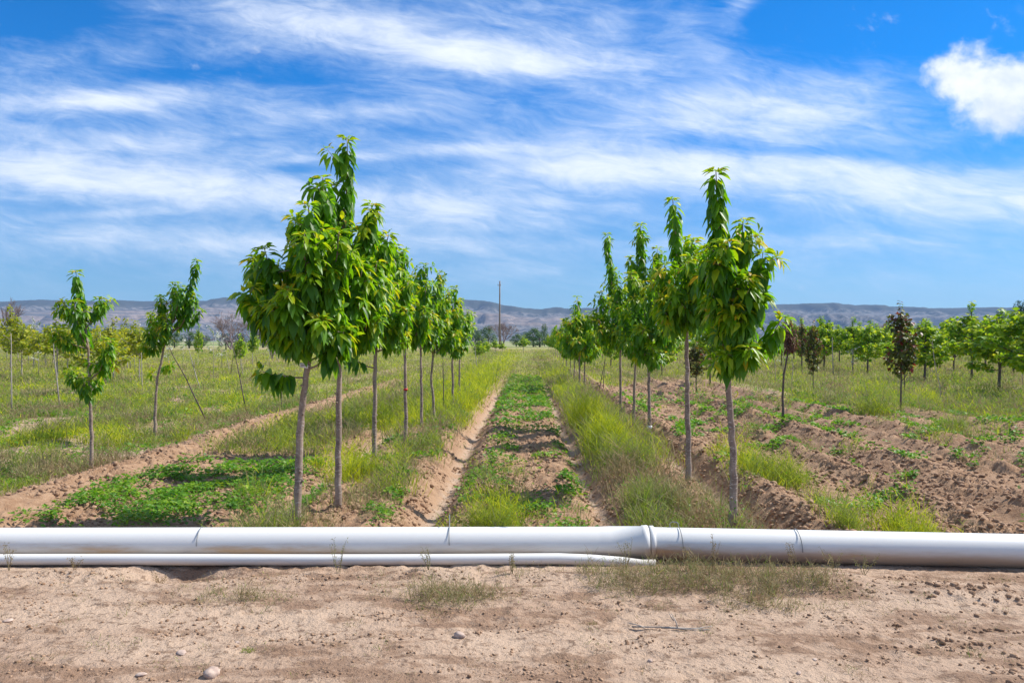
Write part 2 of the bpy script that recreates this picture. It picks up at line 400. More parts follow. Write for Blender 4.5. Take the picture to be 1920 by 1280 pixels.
m, t_ = mat('ink'); finish(t_, (.03, .03, .04, 1), .6); M['ink'] = m
m, t_ = mat('red tape'); finish(t_, (.55, .02, .02, 1), .5); M['red'] = m
m, t_ = mat('yellow tape'); finish(t_, (.75, .70, .03, 1), .5); M['yellow'] = m
m, t_ = mat('weathered pole wood'); n1 = t_.noise(t_.obj(), 3.0, 4, .6)
finish(t_, t_.mix(n1, (.16, .12, .10), (.28, .22, .18)), .9); M['pole'] = m
# mesa rock
m, t_ = mat('mesa rock'); p = t_.pos(); x, y, z = t_.sep(p); hf = t_.attr('hfrac'); wr = t_.attr('west')
n1 = t_.noise(p, .009, 8, .65); n2 = t_.noise(t_.xyz(x * .004, y * .004, z * .11), 1.0, 6, .65); n3 = t_.noise(p, .030, 8, .80); n4 = t_.noise(p, .11, 4, .7)
talus = t_.mix(t_.ss(n3, .42, .58), (.21, .19, .18), (.030, .040, .036))
talus = t_.mix(t_.ss(n4, .55, .66) * .6, talus, (.03, .04, .03))
cliff = t_.mix(t_.ss(n2, .42, .58), (.56, .38, .29), (.11, .105, .10))
band = t_.ss(hf + (n1 - .5) * .30, .30, .42) * (1.0 - t_.ss(hf + (n1 - .5) * .2, .60, .74))
c = t_.mix(band * wr * t_.ss(n2, .36, .62), talus, cliff)
cap = t_.ss(hf + (n1 - .5) * .10, .76, .86)
c = t_.mix(cap * .9, c, t_.mix(t_.ss(n3, .4, .6), (.030, .040, .030), (.07, .07, .058)))
finish(t_, c, .95, None, .1); M['mesa'] = m

# ------------------------------------------------------------------ ground
def axis_x():
    a = list(np.arange(-6.2, 6.2, .024)); s_ = .024; q = 6.2; b = []
    while q < 6000:
        b.append(q); s_ *= 1.026; q += s_
    return np.array([-w for w in b[::-1]] + a[1:] + b)
def axis_y():
    back = [-3000, -900, -300, -100, -40, -15, -6, -2, 0, 1.5, 2.6]
    a = list(np.arange(3.2, 8.5, .030)); q = 8.5
    while q < 45: a.append(q); q += max(.034, .0032 * q)
    while q < 6000: a.append(q); q *= 1.02
    return np.array(back + a)
xs, ys = axis_x(), axis_y()
XX, YY = np.meshgrid(xs, ys)
ZZ = height(XX, YY)
nx, ny = len(xs), len(ys)
idx = np.arange(nx * ny).reshape(ny, nx)
Q = np.stack([idx[:-1, :-1], idx[:-1, 1:], idx[1:, 1:], idx[1:, :-1]], -1).reshape(-1, 4)
tm = till_mask(XX, YY); fm = furrow_mask(XX, YY) * (1 - sm(28, 60, YY)) * box(XX, -3.4, 2.9, .2)

# ------------------------------------------------------------------ where things grow
def d_grass(X, Y):
    n1 = fbm(X / 1.3, Y / 1.8, 101, 3); n2 = fbm(X / 5, Y / 7, 111, 3); n3 = fbm(X / .5, Y / .6, 121, 2)
    d = 0 * X
    leftfield = (1 - sm(-6.45, -6.1, X + .15 * n3)) * sm(7.6, 8.6, Y) * sm(-.62, -.25, n1 + .35 * n2 - .5 * gs(Y, 17, 2) * gs(X, -10.6, 1.4))
    strip = box(X, -5.2, -3.3, .15) * sm(12.4, 14, Y) * sm(-.5, .1, n1 + .25)
    bedL = box(X, -3.3, -1.35, .12) * (.32 * sm(8.5, 9, Y) * sm(-.1, .3, n1) + .95 * sm(15.0, 18, Y))
    bedL = np.maximum(bedL, box(X, -2.9, -2.2, .1) * (1 - sm(7.9, 8.4, Y)) * .8)
    bedL = np.maximum(bedL, .9 * gs(X, -2.35, .33) * gs(Y, 10.9, .7))
    bedL = np.maximum(bedL, .9 * gs(X, -1.75, .3) * gs(Y, 13.3, 1.0))
    bedR = box(X, 1.0, 2.15, .12) * (sm(7.0, 7.3, Y)) * (.50 + .42 * sm(9.5, 11, Y)) * sm(-.65, .05, n1 + .3 * n3)
    ais = box(X, -.95, .65, .1) * (.85 * sm(24, 34, Y) + .14 * sm(.05, .4, n1))
    ais = np.maximum(ais, .9 * gs(X, -.28, .24) * gs(Y, 8.4, .9)) 
    ais = np.maximum(ais, .5 * gs(X, -.35, .3) * gs(Y, 10.4, 1.0))
    allfar = .75 * sm(26, 40, Y) * sm(-.6, 0, n2 + .4) * (1 - box(X, 2.4, 8.2, .4) * (1 - sm(36, 46, Y + 7 * n2)))
    rf = sm(2.6, 3.2, X) * np.maximum(sm(32, 42, Y + 7 * n2), sm(7.6, 9.2, X + 1.2 * n2) * sm(18.5, 23, Y + 4 * n2)) * sm(-.45, .05, n1 + .25) * .95
    rsp = .75 * gs(X, 3.15, .35) * gs(Y, 11.2, 1.3) + .9 * gs(X, 3.72, .22) * gs(Y, 7.95, .25) + .5 * gs(X, 3.15, .18) * gs(Y, 8.0, .55)
    rsp = rsp + .35 * sm(.3, .55, n1) * sm(3.3, 3.8, X) * sm(11, 14, Y)
    d = np.maximum.reduce([leftfield * (.75 + .25 * sm(14, 22, Y)), strip, bedL, bedR, ais, allfar, rf, rsp])
    return np.clip(d, 0, 1) * (1 - .8 * furrow_mask(X, Y) * (1 - sm(22, 40, Y)))
def g_tone(X, Y, rng):
    n = fbm(X / 2.2, Y / 3.2, 131, 3); n2 = fbm(X / .7, Y / .9, 141, 2)
    a = .53 + .52 * n + .46 * n2
    yg = np.maximum(box(X, -3.3, -1.2, .3) * sm(16, 21, Y), box(X, .9, 1.55, .15) * sm(10.2, 11.5, Y) * (1 - sm(30, 40, Y)))
    a = a + .30 * yg
    dry = box(X, 1.0, 2.3, .1) * (1 - sm(10.2, 11.6, Y)); a = a - .26 * dry
    a = a - .22 * box(X, -7.5, -6.0, .2) * sm(10, 13, Y) * (1 - sm(24, 30, Y))
    a = a - .10 * sm(3, 5, X)
    a = np.where((X < -2.1) & (X > -3.0) & (Y < 8.5), .42, a)
    a = np.where(gs(X, 3.72, .4) * gs(Y, 7.95, .5) > .2, .82, a)
    return np.clip(a + rng.normal(0, .07, X.shape), 0.02, 1)
def d_clover(X, Y):
    n1 = fbm(X / .8, Y / .8, 201, 3); n2 = fbm(X / .35, Y / .35, 211, 2)
    big = box(X, -5.15, -2.95, .25) * box(Y, 8.05, 12.2, .35) * sm(-.45, .05, n1 + .55 * n2)
    big = big * sm(-.4, 0.3, 1.6 - abs(X + 4.1) * 1.0 + .9 * n1)
    ais = (.55 + .45 * sm(14, 22, Y)) * box(X, -.85, .6, .08) * sm(7.2, 7.6, Y) * sm(.32, .50, n1 + .55 * sm(15, 24, Y) + .2 * n2)
    ais = np.maximum(ais, gs(X, .42, .22) * gs(Y, 7.65, .22) * 1.2)
    ais = np.maximum(ais, gs(X, .05, .12) * gs(Y, 8.6, .2) * 1.2)
    ais = np.maximum(ais, gs(X, -.72, .08) * sm(.0, .3, n1) * (1 - sm(11, 12, Y)))
    ais = np.maximum(ais, gs(X, .55, .14) * sm(-.1, .2, n1) * sm(8.6, 9, Y))
    bed = box(X, -2.7, -1.4, .1) * sm(.25, .42, n1)
    rr = sm(2.6, 3, X) * sm(8.2, 10, Y) * sm(.42, .55, n1 + .20 * sm(12, 18, Y)) * (1 - sm(24, 30, Y))
    lf = (1 - sm(-6.6, -6.2, X)) * .5 * sm(0, .3, n1) * (1 - sm(24, 30, Y))
    return np.clip(np.maximum.reduce([big, ais, bed, rr, lf]), 0, 1) * (1 - .9 * furrow_mask(X, Y))
def d_dry(X, Y):
    n1 = fbm(X / .5, Y / .35, 301, 3)
    d = 1.3 * gs(X, -.55, .34) * gs(Y, 5.55, .24) * 1.1 + .7 * gs(X, -.1, .35) * gs(Y, 5.8, .12)
    d = d + 2.4 * gs(X, 1.05, .6) * gs(Y, 5.82, .24) + 2.2 * gs(X, 1.75, .42) * gs(Y, 5.6, .24)
    d = d + .7 * gs(X, -2.0, .26) * gs(Y, 5.45, .15) + .8 * gs(X, 1.35, .5) * gs(Y, 6.6, .12) * 0
    d = d * sm(-.5, .1, n1)
    bed = box(X, -2.1, -1.35, .12) * sm(7.4, 7.8, Y) * (1 - sm(12, 14, Y)) * .6 * sm(-.2, .2, n1)
    bedr = box(X, 1.2, 2.2, .1) * sm(7.2, 7.4, Y) * (1 - sm(9.8, 10.6, Y)) * .55
    rgt = .22 * sm(2.6, 3.2, X) * sm(.1, .4, fbm(X / 1.2, Y / 1.2, 331, 3)) * sm(15, 20, Y)
    sp = .15 * sm(.35, .6, fbm(X / .25, Y / .25, 341, 2)) * (Y < 6.0)
    return np.clip(np.maximum.reduce([d, bed, bedr, rgt, sp]), 0, 1)
veg_a = np.clip(d_grass(XX, YY) * sm(8, 26, YY) * .85 + .4 * sm(50, 120, YY), 0, .95) * sm(7, 10, YY)
veg_a = veg_a * (1 - .75 * sm(.25, .5, fbm(XX / 9, YY / 30, 401, 3)) * sm(30, 60, YY))
far_a = sm(180, 260, YY)
ground = link('ground', tri_mesh('ground', np.stack([XX, YY, ZZ], -1).reshape(-1, 3), Q,
    {'till': tm.ravel(), 'furrow': fm.ravel(), 'veg': veg_a.ravel(), 'farfield': far_a.ravel()}, (M['soil'],), True))
tag(ground, 'dry reddish soil of the tree nursery with furrows and a bare dirt track in front', None, None, 'structure')
del XX, YY, ZZ, Q, tm, fm, veg_a, far_a

# ------------------------------------------------------------------ mesas on the horizon
def mesas():
    prof = [(-3600, 560), (-1500, 572), (-500, 556), (0, 568), (40, 561), (120, 560), (180, 565), (300, 562), (380, 560), (410, 556), (480, 557), (520, 566), (620, 570), (700, 562), (830, 559), (905, 561), (945, 572), (985, 577), (1015, 579),
            (1040, 575), (1062, 578), (1110, 577), (1250, 574), (1400, 571), (1470, 569), (1560, 569), (1630, 572), (1700, 575), (1800, 577), (2000, 574), (2600, 560), (4000, 566), (6500, 560)]
    Yr = 3400.0
    px = np.array([q[0] for q in prof], float); zt = (HY - np.array([q[1] for q in prof], float)) / F * Yr + H0
    xw = np.linspace(-9000, 9000, 1500); nt_ = 90
    top = np.interp(xw, (px - VX) / F * Yr, zt)
    tt = np.linspace(0, 1, nt_)
    X, T_ = np.meshgrid(xw, tt)
    prf_x = [0, .12, .38, .46, .60, .66, .72, 1]; prf_z = [0, .05, .36, .60, .72, .90, 1.0, 1.0]
    gul = fbm(X / 260, T_ * 1.5, 501, 5, .55); gul2 = np.abs(fbm(X / 120, T_ * 2.0, 531, 4))
    tp = np.clip(T_ + (.16 * gul - .10 * gul2) * np.sin(np.pi * np.clip(T_ * 1.15, 0, 1)), 0, 1)
    hf = np.interp(tp, prf_x, prf_z)
    z = hf * np.broadcast_to(top, X.shape) * (1 + .012 * fbm(X / 90, T_ * 3, 551, 3) * (hf > .9))
    Y = 2150 + (T_ / .72) * (Yr - 2150)
    z = np.where(T_ < .01, -4.0, z)
    i = np.arange(X.size).reshape(X.shape)
    q = np.stack([i[:-1, :-1], i[:-1, 1:], i[1:, 1:], i[1:, :-1]], -1).reshape(-1, 4)
    west = 1 - sm(300, 500, X)
    o = link('hills', tri_mesh('hills', np.stack([X, Y, z], -1).reshape(-1, 3), q, {'hfrac': hf.ravel(), 'west': (.25 + .75 * west).ravel()}, (M['mesa'],), False))
    tag(o, 'long flat topped mesas with pink and grey cliff bands along the horizon', None, None, 'structure')
mesas()

# ------------------------------------------------------------------ haze
def haze():
    m, t_ = mat('valley haze')
    pv = t_.n('ShaderNodeVolumePrincipled'); pv.inputs['Color'].default_value = (.36, .60, 1.0, 1); pv.inputs['Density'].default_value = 1.15e-4
    pv.inputs['Anisotropy'].default_value = .1
    o = t_.n('ShaderNodeOutputMaterial'); t_.nt.links.new(pv.outputs[0], o.inputs['Volume'])
    x0, x1, y0, y1, z0, z1 = -9500., 9500., -3500., 6500., -6., 330.
    V = [(x, y, z) for z in (z0, z1) for y in (y0, y1) for x in (x0, x1)]
    q = [(0, 2, 3, 1), (4, 5, 7, 6), (0, 1, 5, 4), (2, 6, 7, 3), (0, 4, 6, 2), (1, 3, 7, 5)]
    h = link('haze', tri_mesh('haze', V, q, None, (m,)))
    tag(h, 'thin blue haze that fades the far mesas', None, None, 'stuff')
HAZE = True
if HAZE: haze()

# ------------------------------------------------------------------ trees
GA = math.pi * (3 - math.sqrt(5))
def limb_path(p0, p1, rise, n=7, rng=None, wob=0.02):
    p0 = np.asarray(p0, float); p1 = np.asarray(p1, float); L = np.linalg.norm(p1 - p0)
    c = p0 + (p1 - p0) * .5; c[:2] = p0[:2] + (p1[:2] - p0[:2]) * (.5 + rise); c[2] = p0[2] + (p1[2] - p0[2]) * (.5 - rise)
    out = []
    for i in range(n):
        s_ = i / (n - 1); q = (1 - s_) ** 2 * p0 + 2 * s_ * (1 - s_) * c + s_ ** 2 * p1
        if rng is not None and 0 < i < n - 1: q = q + rng.normal(0, wob * L, 3) * .5
        out.append(q)
    return out
def resample(pts, step):
    pts = np.array(pts); d = np.linalg.norm(np.diff(pts, axis=0), axis=1); s_ = np.concatenate([[0], np.cumsum(d)])
    n = max(2, int(s_[-1] / step)); q = np.linspace(0, s_[-1], n)
    return np.stack([np.interp(q, s_, pts[:, k]) for k in range(3)], 1), q / s_[-1]
def leaf_shoot(geo, pts, f0, step, LL, rng, style, phase=0.0, young=.14, yg=.60):
    P, s_ = resample(pts, step); keep = s_ >= f0; P = P[keep]; s_ = s_[keep]; n = len(P)
    if n == 0: return
    ax = np.gradient(np.array(P), axis=0) if n > 1 else np.array([[0, 0, 1.]])
    ax = ax / (np.linalg.norm(ax, axis=1, keepdims=True) + 1e-9)
    k = np.arange(n); a = phase + k * GA + rng.normal(0, .35, n)
    ref = np.where(np.abs(ax[:, 2:3]) < .8, np.array([[0, 0, 1.]]), np.array([[1., 0, 0]]))
    e1 = np.cross(ax, ref); e1 /= np.linalg.norm(e1, axis=1, keepdims=True) + 1e-9; e2 = np.cross(ax, e1)
    out = e1 * np.cos(a)[:, None] + e2 * np.sin(a)[:, None]
    endd = (1 - s_) * n * step / max(1e-3, (1 - f0))
    if style == 'cherry':                                              # a rosette of young leaves closes every shoot
        m_ = 7; P = np.concatenate([P, np.repeat(P[-1:], m_, 0) + rng.normal(0, .01, (m_, 3))]); ax = np.concatenate([ax, np.repeat(ax[-1:], m_, 0)])
        aa = np.arange(m_) * GA + rng.uniform(0, 6); e1b = np.repeat(e1[-1:], m_, 0); e2b = np.repeat(e2[-1:], m_, 0)
        out = np.concatenate([out, e1b * np.cos(aa)[:, None] + e2b * np.sin(aa)[:, None]]); endd = np.concatenate([endd, np.zeros(m_)]); s_ = np.concatenate([s_, np.ones(m_)]); n += m_                # metres from the tip, roughly
    tipf = np.clip(1 - endd / young, 0, 1)
    if style == 'cherry':
        pet = P + out * (.012 + .02 * rng.random(n))[:, None]
        dn = (.8 + .9 * rng.random(n)) * (1 - tipf) + .10 * tipf
        D = out * (.85 + .35 * tipf)[:, None] + ax * (.1 + .35 * tipf)[:, None] + np.array([0, 0, -1.]) * dn[:, None] + rng.normal(0, .22, (n, 3))
        L_ = LL * (.72 + .5 * rng.random(n)) * (1 - .25 * tipf)
        Wd = L_ * (.44 + .12 * rng.random(n)) * (1 - .2 * tipf)
        tone = np.clip(.20 + .15 * rng.normal(0, 1, n) + rng.normal(0, .07) + yg * tipf * (rng.random(n) * .5 + .6), 0, .97)
        N = ax * .6 + out * .7 + np.array([0, 0, .5]) + rng.normal(0, .2, (n, 3))
        leaves(geo, pet, D, N, L_, Wd, tone, .34, .20)
    else:
        D = out * .9 + ax * .25 + np.array([0, 0, -1.]) * (.15 + .5 * rng.random(n))[:, None] + rng.normal(0, .25, (n, 3))
        L_ = LL * (.65 + .6 * rng.random(n)); Wd = L_ * (.8 + .3 * rng.random(n))
        tone = np.clip(.40 + .20 * rng.normal(0, 1, n) + .35 * tipf, 0, 1)
        leaves(geo, P + out * .02, D, np.array([[0, 0, 1.]]) + rng.normal(0, .35, (n, 3)), L_, Wd, tone, .2, .1, True)
def tree_meshes(name, trunk, limbs, r0, LL, rng, style='cherry', leafmat='cherry_leaf', barkmat='cherry_bark', step=.020, subs=7, sublen=(.10, .26), simple_k=8, dbl=False):
    """trunk: points base..top; limbs: (p0, p1, rise, f0, subs)"""
    tg = Geo(); lg = Geo(); bg_ = Geo(); n = len(trunk)
    tp, s_ = resample(trunk, .09 if simple_k >= 8 else .3); tot = trunk[-1][2]
    tp = [np.array(p) + np.append(rng.normal(0, .004, 2), 0) * (0 if i == 0 else 1) for i, p in enumerate(tp)]
    rr = [r0 * (1 - .62 * f) * (1 + .35 * max(0, 1 - i / 2.5) * .5) * (1 + rng.normal(0, .03)) for i, f in enumerate(s_)]
    tp[0] = tp[0] - np.array([0, 0, .08])
    tube(tg, tp, rr, simple_k + 2, 0, rng, .03)
    if simple_k >= 8:                                                  # pruning stubs and knots
        for q in range(5):
            i = int(rng.integers(3, max(4, int(len(tp) * .62)))); a = rng.uniform(0, 6.28); d = np.array([math.cos(a), math.sin(a), .25])
            b = np.array(tp[i]); tube(tg, [b + d * rr[i] * .5, b + d * (rr[i] * 1.08 + .006), b + d * (rr[i] * 1.1 + rng.uniform(.008, .022))], [rr[i] * .5, rr[i] * .34, rr[i] * .2], 6)
    for li, (p0, p1, rise, f0, ns) in enumerate(limbs):
        pts = limb_path(p0, p1, rise, 7, rng); L = float(np.linalg.norm(np.array(p1) - np.array(p0)))
        rb = max(.006, min(r0 * .5, .013 * L + .005))
        tube(bg_, pts, [rb * (1 - .75 * i / 6) for i in range(7)], max(4, simple_k - 2), 0)
        leaf_shoot(lg, pts, f0, step, LL, rng, style, rng.uniform(0, 6))
        if dbl: leaf_shoot(lg, pts, f0 + .05, step * 1.2, LL * .95, rng, style, rng.uniform(0, 6), .06, .3)
        P, q = resample(pts, .03)
        for j in range(ns):
            f = f0 + (1 - f0) * (j + rng.random()) / ns * .93; b = P[int(f * (len(P) - 1))]
            a = rng.uniform(0, 2 * math.pi); l_ = rng.uniform(*sublen) * (1.15 - .5 * f)
            e = b + np.array([math.cos(a) * l_, math.sin(a) * l_, l_ * rng.uniform(.05, .75)])
            sp = limb_path(b, e, .12, 4, rng)
            tube(bg_, sp, [.006, .005, .004, .002], 4, 0, cap=False)
            leaf_shoot(lg, sp, .2, step * 1.05, LL, rng, style, rng.uniform(0, 6), .09, .28 if rng.random() < .65 else .6)
    res = [('trunk', tg.mesh(name + ' trunk', M[barkmat], True)), ('branches', bg_.mesh(name + ' branches', M[barkmat], True)), ('crown', lg.mesh(name + ' crown', M[leafmat]))]
    return res
def put(name, meshes, loc, label, cat, group):
    e = empty(name, loc, label, cat, group)
    for n_, me in meshes: link(n_, me, e)
    return e
def px_tree(bx, by, trunkpx, limbpx, label, group, r0=.045, LL=.155, seed=1, step=.019, depth=None, pull=.09, dens=.55, lift=0.0, **kw):
    step *= .80; limbpx = [q[:5] + (int(round(q[5] * dens)) if q[5] > 6 else (1 if q[5] == 6 else 0),) for q in limbpx]; LL *= .92; r0 *= .84
    """near tree traced in photo px: trunkpx [(x,y)..] above the base; limbpx (start y, tip x, tip y, depth offset m, f0, subs)"""
    rng = np.random.default_rng(seed); Y = F * H0 / (by - HY) if depth is None else depth; X = (bx - VX) * Y / F; k = Y / F
    tr = [np.array([0, 0, 0.])] + [np.array([(q[0] - bx) * k, 0, (by - q[1]) * k]) for q in trunkpx]
    zz = np.array([q[2] for q in tr])
    lim = []
    for (sy, tx, ty, dy, f0, ns) in limbpx:
        sz = (by - sy) * k + (lift if 635 < sy < 673 else 0); i = min(len(tr) - 1, max(1, int(np.searchsorted(zz, sz)))); a = (sz - zz[i - 1]) / (zz[i] - zz[i - 1] + 1e-9); a = min(a, 1.0)
        p0 = tr[i - 1] + (tr[i] - tr[i - 1]) * a
        p1 = np.array([(tx - bx) * k, dy, (by - ty) * k]); ci = np.interp(p1[2], zz, [q[0] for q in tr]); dxx = p1[0] - ci
        p1[0] = ci + np.sign(dxx) * max(abs(dxx) * .5, abs(dxx) - (pull if ns > 0 else .02)); p1[2] += .035; rise = .22 if p1[2] > p0[2] else -.1
        lim.append((p0, p1, rise, f0, ns))
    # the leader itself carries leaves in its upper part
    ms = tree_meshes('cherry', tr, lim, r0, LL, rng, step=step, dbl=True, **kw)
    return put('cherry_tree', ms, (X, Y, Z(X, Y)), label, 'tree', group)
GL = 'cherry trees in the row left of the aisle'; GR = 'cherry trees in the row right of the aisle'
px_tree(553, 975, [(556, 900), (560, 800), (568, 720), (574, 670), (590, 560), (598, 420)],
    [(650, 603, 318, .05, .22, 16), (640, 652, 430, -.35, .25, 10), (655, 537, 388, .2, .25, 13), (665, 500, 455, -.15, .2, 12), (660, 464, 470, .1, .3, 12), (668, 470, 540, -.3, .3, 12),
     (650, 560, 470, .5, .2, 10), (640, 600, 440, -.55, .25, 12), (650, 640, 500, -.3, .2, 10), (665, 660, 560, .2, .2, 10), (668, 530, 560, -.45, .2, 12), (672, 500, 600, .3, .3, 9), (660, 570, 540, -.6, .2, 10), (655, 620, 590, -.45, .3, 9),
     (640, 560, 400, .35, .2, 10), (645, 672, 480, .25, .25, 9), (690, 497, 682, -.25, .30, 4), (675, 655, 600, -.15, .35, 7), (670, 545, 610, -.3, .3, 8), (665, 520, 500, .45, .3, 9), (650, 590, 380, -.3, .3, 9)],
    'biggest cherry tree with a white tag on its leaning trunk, nearest of the left row', GL, .052, .165, 11, dens=.7, pull=.01, lift=.19)
px_tree(632, 945, [(633, 850), (634, 740), (636, 640), (640, 520), (645, 380)],
    [(520, 650, 254, 0, .25, 6), (620, 700, 380, -.1, .3, 12), (630, 722, 430, .2, .3, 10), (640, 716, 490, -.3, .3, 10), (640, 690, 540, .35, .3, 10), (630, 610, 400, .3, .3, 10),
     (640, 600, 500, .45, .3, 9), (650, 590, 560, -.2, .3, 9), (600, 665, 420, .4, .3, 10), (655, 700, 600, -.2, .4, 7), (640, 650, 470, -.4, .3, 9), (560, 625, 345, -.1, .4, 6)],
    'cherry tree whose single leafy spike rises above all others, second in the left row', GL, .046, .155, 12, dens=1.15, pull=.0, sublen=(.12, .32))
px_tree(700, 868, [(701, 780), (702, 700), (704, 620), (712, 520), (720, 450)],
    [(560, 742, 452, 0, .2, 9), (640, 765, 520, .1, .3, 10), (640, 772, 575, -.3, .3, 9), (630, 700, 430, .3, .3, 9), (650, 672, 560, -.3, .3, 9), (650, 752, 610, .3, .3, 8), (600, 725, 490, -.4, .3, 9), (655, 690, 600, -.1, .4, 7),
     (640, 735, 540, -.5, .3, 9), (640, 680, 500, .3, .3, 9), (680, 650, 655, -.2, .4, 4)],
    'cherry tree with a straight grey trunk, third in the left row from the pipe', GL, .044, .150, 13, .022, dens=1.1, pull=.01, sublen=(.13, .32))
px_tree(760, 832, [(760, 760), (759, 690), (758, 620), (752, 540)],
    [(600, 757, 470, 0, .2, 9), (640, 800, 530, .1, .3, 9), (650, 803, 580, -.3, .3, 8), (640, 740, 480, .3, .3, 9), (650, 725, 560, -.4, .3, 8), (650, 785, 610, .2, .3, 7), (650, 765, 560, -.5, .3, 9), (655, 730, 620, 0, .4, 7)],
    'cherry tree with a red band round its trunk, fourth in the left row', GL, .042, .150, 14, .026, dens=1.1, pull=.01, sublen=(.13, .32))
px_tree(790, 797, [(790, 740), (789, 680), (788, 620), (790, 560)],
    [(600, 795, 492, 0, .25, 8), (640, 835, 560, .1, .3, 8), (645, 820, 530, -.3, .3, 8), (640, 775, 515, .3, .3, 8), (650, 760, 580, -.3, .3, 8), (650, 815, 610, -.3, .3, 7), (650, 790, 580, -.5, .3, 8)],
    'slim cherry tree, fifth in the left row from the pipe', GL, .040, .150, 15, .028, dens=1.1, pull=.01, sublen=(.13, .32))
px_tree(814, 788, [(812, 740), (808, 700), (812, 650), (816, 580)],
    [(620, 824, 505, 0, .25, 8), (650, 862, 575, .1, .3, 8), (655, 855, 620, -.3, .3, 7), (640, 800, 540, .3, .3, 8), (655, 785, 600, -.3, .3, 7), (655, 845, 540, -.3, .3, 7), (655, 825, 590, -.5, .3, 7)],
    'cherry tree with a gently bowed trunk, sixth in the left row', GL, .040, .150, 16, .030, dens=1.1, pull=.01, sublen=(.13, .32))
px_tree(849, 768, [(849, 720), (848, 680), (852, 620)],
    [(640, 850, 535, 0, .25, 7), (650, 880, 580, .1, .3, 8), (660, 878, 625, -.3, .3, 7), (650, 832, 560, .3, .3, 8), (660, 818, 620, -.3, .3, 7), (665, 862, 640, -.4, .3, 7), (655, 850, 600, -.5, .3, 8)],
    'dark low crowned cherry tree, seventh in the left row', GL, .045, .160, 17, .034, dens=1.1, pull=.01, sublen=(.13, .32))
px_tree(861, 746, [(861, 700), (862, 660), (862, 620)],
    [(640, 866, 560, 0, .25, 7), (650, 884, 590, .1, .3, 7), (660, 876, 625, -.3, .3, 7), (650, 848, 580, .3, .3, 7), (655, 850, 625, -.3, .3, 7)],
    'small cherry tree at the far end of the left row', GL, .040, .160, 18, .04)
# right row
px_tree(1373, 985, [(1374, 900), (1370, 800), (1364, 720), (1358, 660), (1350, 560), (1344, 450)],
    [(520, 1337, 325, 0, .15, 5), (640, 1412, 418, .1, .25, 10), (650, 1438, 480, -.1, .3, 10), (590, 1352, 465, -.3, .25, 10), (660, 1420, 560, -.3, .25, 10), (665, 1415, 620, .1, .3, 10), (590, 1315, 500, -.3, .3, 8), (650, 1385, 500, .35, .25, 10),
     (640, 1400, 530, -.3, .25, 9), (690, 1462, 600, -.1, .55, 2), (675, 1408, 660, -.25, .3, 9), (680, 1395, 690, 0, .35, 7), (640, 1390, 590, -.3, .3, 9), (560, 1322, 465, .3, .35, 7), (665, 1425, 640, .2, .4, 6)],
    'cherry tree with its crown hanging to the right, nearest of the right row', GR, .048, .165, 21, dens=.7, pull=.08, lift=.14)
px_tree(1290, 900, [(1289, 820), (1287, 740), (1287, 660), (1285, 560), (1276, 480)],
    [(540, 1257, 375, 0, .15, 5), (600, 1302, 445, .2, .3, 9), (610, 1240, 500, -.2, .3, 9), (620, 1236, 562, -.3, .3, 8), (610, 1322, 520, -.3, .3, 9), (610, 1335, 570, .3, .3, 8), (600, 1280, 490, -.5, .3, 9), (610, 1262, 560, .4, .3, 8), (605, 1300, 560, -.5, .3, 8)],
    'cherry tree with a crooked leafy top, second in the right row', GR, .046, .155, 22, .021, dens=1.25, pull=.0, sublen=(.14, .34))
px_tree(1217, 818, [(1217, 760), (1216, 700), (1215, 640), (1206, 540)],
    [(560, 1200, 408, 0, .2, 7), (620, 1235, 450, .2, .3, 9), (640, 1180, 500, -.2, .3, 9), (650, 1248, 560, -.3, .3, 8), (660, 1260, 600, .2, .3, 8), (660, 1190, 600, -.4, .3, 8), (670, 1225, 640, -.4, .3, 8), (650, 1170, 560, .3, .3, 7), (640, 1215, 520, -.5, .3, 9), (660, 1245, 650, -.1, .4, 6)],
    'cherry tree with a white band near its foot, third in the right row', GR, .044, .155, 23, .025, dens=1.25, pull=.0, sublen=(.14, .34))
px_tree(1187, 800, [(1188, 740), (1190, 690), (1192, 640), (1190, 560)],
    [(600, 1180, 470, 0, .2, 8), (640, 1155, 520, -.2, .3, 9), (650, 1225, 560, .2, .3, 8), (660, 1165, 600, -.4, .3, 8), (650, 1200, 540, -.5, .3, 8), (665, 1200, 630, -.4, .3, 8)],
    'cherry tree with a thin leaning trunk, fourth in the right row', GR, .038, .150, 24, .027, dens=1.25, pull=.0, sublen=(.14, .34))
px_tree(1163, 792, [(1163, 740), (1163, 690), (1163, 630), (1155, 540)],
    [(560, 1138, 436, 0, .2, 6), (620, 1152, 500, .2, .3, 8), (630, 1125, 545, -.2, .3, 8), (640, 1112, 590, -.2, .3, 8), (640, 1180, 520, .3, .3, 8), (650, 1185, 590, -.3, .3, 8), (650, 1150, 560, -.5, .3, 8), (650, 1130, 620, .2, .4, 7), (650, 1165, 620, -.4, .4, 7)],
    'cherry tree with a thin tilted top shoot, fifth in the right row', GR, .040, .150, 25, .027, dens=1.25, pull=.0, sublen=(.14, .34))
